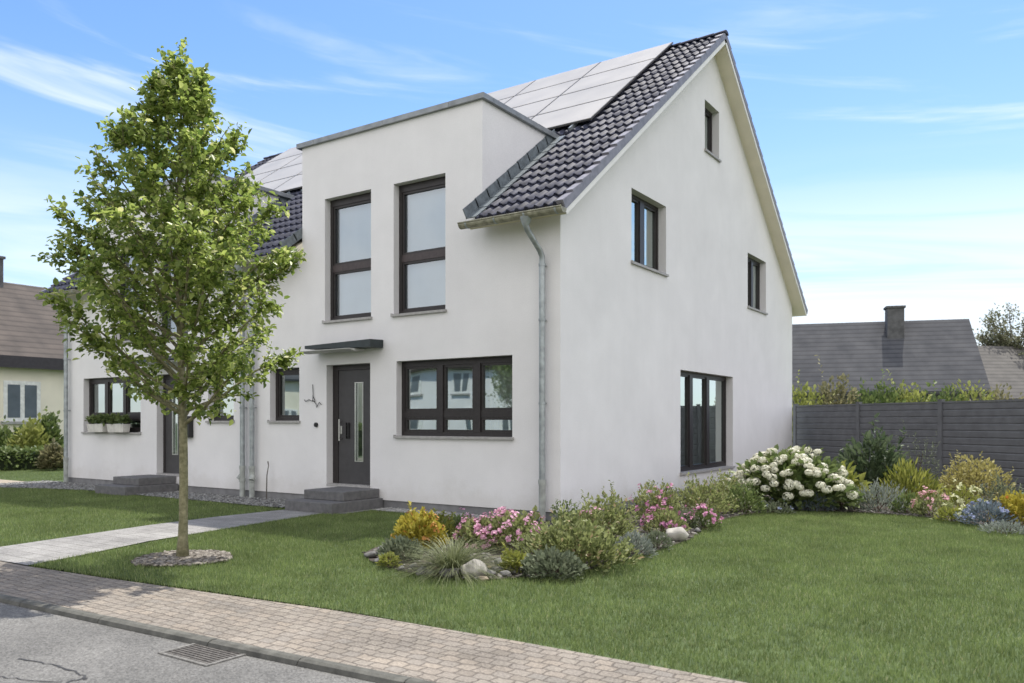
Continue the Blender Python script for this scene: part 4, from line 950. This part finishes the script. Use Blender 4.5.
RIGHT = [(-3.1, -4.37), (-2.62, -5.99), (-1.44, -5.91), (1.36, -5.63), (2.96, -5.58), (5.2, -5.58), (10, -5.58), (10, 4), (-1.0, 4), (-1.0, -.42), (-3.3, -.42), (-3.3, -1.05), (-3.6, -1.2), (-3.5, -2.2)]
LEFT = [(-4.6, -1.0), (-4.65, -2.4), (-4.58, -3.49), (-4.17, -5.59), (-4.43, -6.07), (-14.4, -6.2), (-14.4, -1.15), (-13.2, -1.62), (-12.3, -1.27), (-10.6, -.87), (-9.8, -.97), (-7.4, -1.02), (-6.6, -.97), (-5.3, -1.02)]
lawn('lawn_grass', [RIGHT], [BED, RING], 4200, 'short green mown grass of the lawn right of the path')
lawn('lawn_grass', [[(-14.5, -.35), (-14.0, 4), (-19.4, 6), (-24, 3), (-24, -.35)]], [], 900, 'sunlit strip of lawn between the neighbour house and the clipped hedge')
lawn('lawn_grass', [LEFT], [], 2600, 'short green mown grass of the lawn left of the path')

# ------------------------------------------------------------------ slatted fence
P0 = CAM + RT * 7.72 + FW * 22.1; fd = (RT * .354 - FW * .936).normalized(); P0.z = 0
FEN = mat('anthracite_fence', (0.135, 0.14, 0.152), .55, .15, 5, .15, 20)
fo = thing('garden_fence', tuple(P0), 'anthracite slatted privacy fence running from the rear gable corner', 'fence')
fn = Vector((-fd.y, fd.x, 0)); FH = 1.85
if fn.dot(CAM - P0) < 0: fn = -fn
def fbox(b, t0, t1, n0, n1, z0, z1):
    vs = []
    for z in (z0, z1):
        for nn in (n0, n1):
            for tt in (t0, t1):
                q = P0 + fd * tt + fn * nn; vs.append((q.x, q.y, z))
    b.add(vs, [(0, 2, 3, 1), (4, 5, 7, 6), (0, 1, 5, 4), (2, 6, 7, 3), (0, 4, 6, 2), (1, 3, 7, 5)])
pt = [0.05, 2.33, 4.72, 7.10, 9.5]
for i, tt in enumerate(pt):
    b = MB(); fbox(b, tt - .05, tt + .05, -.05, .05, -.05, FH + .06); fbox(b, tt - .06, tt + .06, -.06, .06, FH + .061, FH + .075); b.build('post', FEN, fo, recalc=True)
for a, e in zip(pt[:-1], pt[1:]):
    b = MB(); nb = 12; sh_ = (FH - .06) / nb
    for k in range(nb):
        z0 = .06 + k * sh_; vs = []; t0, t1 = a + .052, e - .052
        prof = [(-.012, z0), (.012, z0), (.020, z0 + .012), (.022, z0 + sh_ - .03), (.010, z0 + sh_ - .012), (-.010, z0 + sh_ - .010)]
        b.prism(prof, t0, t1, lambda tt, n_, z: tuple(P0 + fd * tt + fn * n_ + Vector((0, 0, z))))
    fbox(b, a + .052, e - .052, -.006, .006, .05, FH - .03)
    b.build('fence_panel', FEN, fo, recalc=True)
    b = MB(); fbox(b, a + .052, e - .052, -.025, .028, FH - .008, FH + .03); b.build('top_rail', FEN, fo, recalc=True)

# ------------------------------------------------------------------ background houses
def loc_frame(origin, yaw):
    u = Vector((math.cos(yaw), math.sin(yaw), 0)); v_ = Vector((-math.sin(yaw), math.cos(yaw), 0)); O = Vector(origin)
    return lambda a, b_, c_: tuple(O + u * a + v_ * b_ + Vector((0, 0, c_)))
def far_house(label, origin, yaw, Lx, Dy, eave, ridge, wallm, roofm, chim=None, wins=(), over=.35, fascia=None, gable_skylight=None):
    fm_ = loc_frame(origin, yaw); t = thing('house', tuple(origin), label, 'house')
    b = MB(); prof = [(0, -.1), (Dy, -.1), (Dy, eave), (Dy / 2, ridge - .2), (0, eave)]
    b.prism(prof, 0, Lx, lambda tt, p, q: fm_(tt, p, q)); b.build('wall', wallm, t, recalc=True)
    sl_ = (ridge - eave) / (Dy / 2); b = MB()
    for sg in (0, 1):
        ya = -over; z_a = eave - over * sl_
        pr = [(ya, z_a + .05), (Dy / 2, ridge + .05), (Dy / 2, ridge + .22), (ya, z_a + .22)]
        b.prism(pr, -over, Lx + over, lambda tt, p, q: fm_(tt, p if sg == 0 else Dy - p, q))
    ro = b.build('roof', roofm, t, recalc=True)
    if fascia:
        b = MB(); b.prism([(-over - .03, eave - over * sl_ - .18), (-over + .0, eave - over * sl_ - .18), (-over + .0, eave - over * sl_ + .26), (-over - .03, eave - over * sl_ + .26)], -over, Lx + over, lambda tt, p, q: fm_(tt, p, q)); b.build('fascia', fascia, ro, recalc=True)
    if chim:
        cx, cy, ch, cw = chim; b = MB(); b.box(cx - cw / 2, cx + cw / 2, cy - cw / 2, cy + cw / 2, ridge - 1.4, ch, fm_); b.box(cx - cw / 2 - .06, cx + cw / 2 + .06, cy - cw / 2 - .06, cy + cw / 2 + .06, ch, ch + .1, fm_); b.build('chimney', mat('chimney_brick', (0.105, 0.105, 0.11), .9, .3, 4, .3), ro, recalc=True)
    for (x0, x1, z0, z1) in wins:
        b = MB(); b.box(x0, x1, -.03, .0, z0, z1, fm_); f = b.build('window', mat('white_window_frame', (.75, .75, .73), .5), t)
        b = MB(); b.box(x0 + .14, (x0 + x1) / 2 - .08, -.04, -.028, z0 + .14, z1 - .14, fm_); b.box((x0 + x1) / 2 + .08, x1 - .14, -.04, -.028, z0 + .14, z1 - .14, fm_); b.build('pane', DARKPANE, f)
        b = MB(); b.box(x0 - .1, x1 + .1, -.10, -.002, z0 - .1, z0, fm_); b.build('sill', SILL, f)
    return t
def roof_tile_mat(name, c1, c2):
    m = mat(name, c1, .85, .2, 1.3, 0, col2=c2); t = m.node_tree; n, l = t.nodes.new, t.links.new
    bsdf = [x for x in t.nodes if x.type == 'BSDF_PRINCIPLED'][0]; tcn = [x for x in t.nodes if x.type == 'TEX_COORD'][0]
    sx = n('ShaderNodeSeparateXYZ'); l(tcn.outputs['Object'], sx.inputs[0]); wv = n('ShaderNodeMath'); wv.operation = 'FRACT'
    mu = n('ShaderNodeMath'); mu.operation = 'MULTIPLY'; mu.inputs[1].default_value = 4.5; l(sx.outputs[2], mu.inputs[0]); l(mu.outputs[0], wv.inputs[0])
    bp = n('ShaderNodeBump'); bp.inputs['Strength'].default_value = .8; bp.inputs['Distance'].default_value = .05; l(wv.outputs[0], bp.inputs['Height']); l(bp.outputs[0], bsdf.inputs['Normal'])
    cr_ = n('ShaderNodeMapRange'); cr_.inputs[1].default_value = .0; cr_.inputs[2].default_value = .35; cr_.inputs[3].default_value = .5; cr_.inputs[4].default_value = 1.08; l(wv.outputs[0], cr_.inputs[0])
    src = bsdf.inputs['Base Color'].links[0].from_socket; mm = n('ShaderNodeMix'); mm.data_type = 'RGBA'; mm.blend_type = 'MULTIPLY'; mm.inputs[0].default_value = 1
    l(src, mm.inputs[6]); l(cr_.outputs[0], mm.inputs[7]); l(mm.outputs[2], bsdf.inputs['Base Color'])
    return m
DARKPANE = mat('far_pane', (0.10, 0.12, 0.14), .08, .2, 2, spec=.8)
GREYROOF = roof_tile_mat('grey_roof', (0.05, 0.053, 0.062), (0.088, 0.09, 0.098)); BROWNROOF = roof_tile_mat('brown_roof', (0.05, 0.042, 0.038), (0.095, 0.078, 0.068)); TANROOF = roof_tile_mat('tan_roof', (0.08, 0.076, 0.072), (0.12, 0.113, 0.105))
CREAMW = mat('cream_render', (0.78, 0.73, 0.61), .95, .08, 1); GREYW = mat('grey_cladding', (0.14, 0.14, 0.15), .9, .2, 2)
# right, behind the fence
def cr(r, f, z=0): p = CAM + RT * r + FW * f; return Vector((p.x, p.y, z))
o_ = cr(12.2, 38.5); far_house('far grey-roofed house with a square chimney behind the fence', o_, YAW - math.radians(16), 9.0, 6.6, 2.95, 6.2, GREYW, GREYROOF, (5.95, 2.7, 6.95, .75))
o_ = cr(27.5, 46); far_house('far tan-roofed house behind the fence at the right edge', o_, YAW + math.radians(8), 14, 9, 2.8, 6.0, CREAMW, TANROOF)
# left: eave runs along +Y, its front faces the garden
far_house('cream far-left house under a brown tiled roof with white window', Vector((-26, -3, 0)), math.radians(90), 16, 8.5, 3.85, 7.0, CREAMW, BROWNROOF, (8.42, 4.3, 8.1, .9), wins=[(1.2, 3.2, 1.45, 2.9), (7.15, 8.45, 1.45, 2.95)], fascia=mat('dark_fascia', (.05, .045, .05), .7))
# bushes behind the fence
FARL = [leaf_mat('far_green', (0.075, 0.12, 0.035), (0.20, 0.25, 0.085)), leaf_mat('far_yellow_green', (0.19, 0.22, 0.05), (0.42, 0.44, 0.14)), leaf_mat('far_olive', (0.14, 0.14, 0.07), (0.32, 0.29, 0.16))]
far_b = [(800, 395, 1, 'yellow-green bush behind the fence nearest the gable'), (836, 388, 2, 'round olive bush with faded blooms behind the fence'), (868, 397, 0, 'low green bush behind the fence between olive and dark bushes'), (884, 392, 0, 'pointed green bush behind the fence under the far grey roof'), (908, 394, 1, 'pale yellow-green bush behind the fence before the far grey house'), (940, 396, 0, 'green bush behind the second fence post'), (968, 395, 1, 'yellowish bush behind the fence under the far gable end'), (996, 397, 2, 'brownish bush behind the right-hand fence panel')]
for i, (px, ytop, k, lab) in enumerate(far_b):
    f = 27.0; p = cr((px - 512) / FPX * f, f); s = FPX / f; h = CAM.z + (HZN - ytop) / s
    bush('bush', lab, 'bush', p, 30 / s * random.uniform(.9, 1.2), 24 / s, h * 1.04, 2000, .14, FARL[k], aspect=.6, sprigs=5, lump=.22, group='bushes behind the fence', twigs=8, seed=200 + i)
# far bare tree at the right edge
def far_tree(pos, h, label, m, cr_, n, bare=False, group=None, name='tree'):
    t = thing(name, tuple(pos), label, 'tree', group); b = MB(); P = Vector(pos); tips = []
    b.tube([P, P + Vector((.1, 0, h * .3)), P + Vector((0, .1, h * .6))], [h * .022, h * .018, h * .012], 8)
    for k in range(46):
        a = random.uniform(0, 6.28); z = random.uniform(.3, .62) * h; st = P + Vector((0, 0, z)); rr = cr_ * random.uniform(.4, 1); e = st + Vector((math.cos(a) * rr, math.sin(a) * rr, random.uniform(.12, .4) * h)); m_ = st.lerp(e, .5) + Vector((0, 0, -.05 * h))
        b.tube([st, m_, e], [h * .008, h * .005, h * .002], 5, caps=False); tips.append(e)
        for _ in range(6):
            q = m_.lerp(e, random.random()); e2 = q + Vector((random.uniform(-.3, .3), random.uniform(-.3, .3), random.uniform(0, .35))) * cr_ * .5; b.tube([q, e2], [h * .003, h * .001], 4, caps=False); tips.append(e2)
    b.build('trunk', mat('far_bark', (0.14, 0.12, 0.10), .9), t)
    T_ = np.array([list(x) for x in tips]); Q = np.repeat(T_, n, 0) + rng.normal(size=(len(T_) * n, 3)) * cr_ * .10
    v, idx = leaves(Q, unit(len(Q)) + np.array([0, 0, .2]), .13 if not bare else .17, .6); np_mesh('crown', v, 4, m, t, tuple(pos), False, idx)
p = cr((1014 - 512) / FPX * 52, 52); far_tree(p, 9.0, 'sparse pale tree rising behind the far roofs at the right edge', leaf_mat('sparse_leaf', (0.13, 0.14, 0.08), (0.26, 0.26, 0.16)), 2.0, 22, True)

# ------------------------------------------------------------------ far-left garden
def hedge(label, x0, x1, y0, y1, h, m, n, name='hedge'):
    t = thing(name, ((x0 + x1) / 2, (y0 + y1) / 2, 0), label, 'hedge'); O = ORG[t.name]
    Q = np.stack([rng.uniform(x0, x1, n), rng.uniform(y0, y1, n), h * (1 - rng.random(n) ** 2 * .98)], 1)
    Q[:, 2] *= 1 + .06 * np.sin(Q[:, 0] * 2.1) * np.sin(Q[:, 1] * 1.7); Q += rng.normal(size=(n, 3)) * .05
    v, idx = leaves(Q, unit(n) + np.array([0, 0, .4]), .12, .6); np_mesh('foliage', v, 4, m, t, O, False, idx)
    b = MB(); b.box(x0 + .1, x1 - .1, y0 + .1, y1 - .1, 0, h * .8); b.build('branches', mat('hedge_inner', (0.025, 0.035, 0.015), .9), t)
    return t
hedge('low clipped green hedge in front of the cream far-left house', -20.6, -19.6, 0.6, 3.6, .55, FARL[0], 3500)
for i, (px, py, wp, hp, k, lab) in enumerate([(6, 465, 44, 36, 0, 'dark round bush under the white window of the cream house'), (31, 466, 30, 40, 1, 'yellow-green bush behind the clipped hedge before the cream house'), (49, 464, 24, 46, 0, 'upright green bush left of the neighbour corner before the cream house'), (54, 470, 26, 20, 2, 'low olive plant right of the clipped hedge')]):
    p = at(px, py); s = scale_at(p); bush('bush', lab, 'bush', p, wp / s / 2, wp / s / 2, hp / s, 700, .17, FARL[k], aspect=.6, sprigs=8, twigs=6)
# flower boxes on the neighbour's wide sill
for xx, lab in ((-11.93, 'pale flower box with green plants at the outer end of the neighbour window'), (-11.12, 'pale flower box with green plants at the door end of the neighbour window')):
    t = thing('flower_box', (xx, -.06, 1.21), lab, 'flower box'); b = MB(); z = 1.206
    b.add([(xx + sx * (.33 if k else .30), -.12 + sy * (.085 if k else .07) , z + k * .18) for k in (0, 1) for sx, sy in ((-1, -1), (1, -1), (1, 1), (-1, 1))], [(3, 2, 1, 0), (4, 5, 6, 7), (0, 1, 5, 4), (1, 2, 6, 5), (2, 3, 7, 6), (3, 0, 4, 7)])
    b.build('box', mat('box_white', (.6, .58, .54), .6), t)
    n = 260; Q = np.stack([rng.uniform(-.32, .32, n) + xx, -.12 + rng.normal(size=n) * .06, z + .18 + rng.random(n) * .16], 1); v, idx = leaves(Q, unit(n) + np.array([0, 0, .8]), .09, .6); np_mesh('foliage', v, 4, LG, t, ORG[t.name], False, idx)

# ------------------------------------------------------------------ the other side of the street (seen in the window panes)
far_house('white house across the street with dark windows, mirrored in the panes', Vector((-17.5, -27, 0)), math.radians(180), 11, 8.5, 4.6, 8.2, WHITE, BROWNROOF, wins=[(1.2, 2.6, .9, 2.3), (3.6, 5.0, .9, 2.3), (6.2, 7.2, .1, 2.2), (8.2, 9.8, .9, 2.3), (1.2, 2.6, 3.1, 4.3), (4.6, 6.0, 3.1, 4.3), (8.2, 9.8, 3.1, 4.3)], over=.3)
far_house('second white house across the street, farther along the road', Vector((-34, -28, 0)), math.radians(180), 10, 8.5, 4.4, 8.0, CREAMW, GREYROOF, wins=[(1.2, 2.6, .9, 2.3), (4.2, 5.6, .9, 2.3), (7.2, 8.6, .9, 2.3)], over=.3)
hedge('clipped garden hedge along the far side of the street', -30, -19, -16.2, -15.4, 1.25, FARL[0], 7000)
far_tree(Vector((-15.5, -22, 0)), 5.6, 'round green garden tree across the street', FARL[0], 1.7, 14)
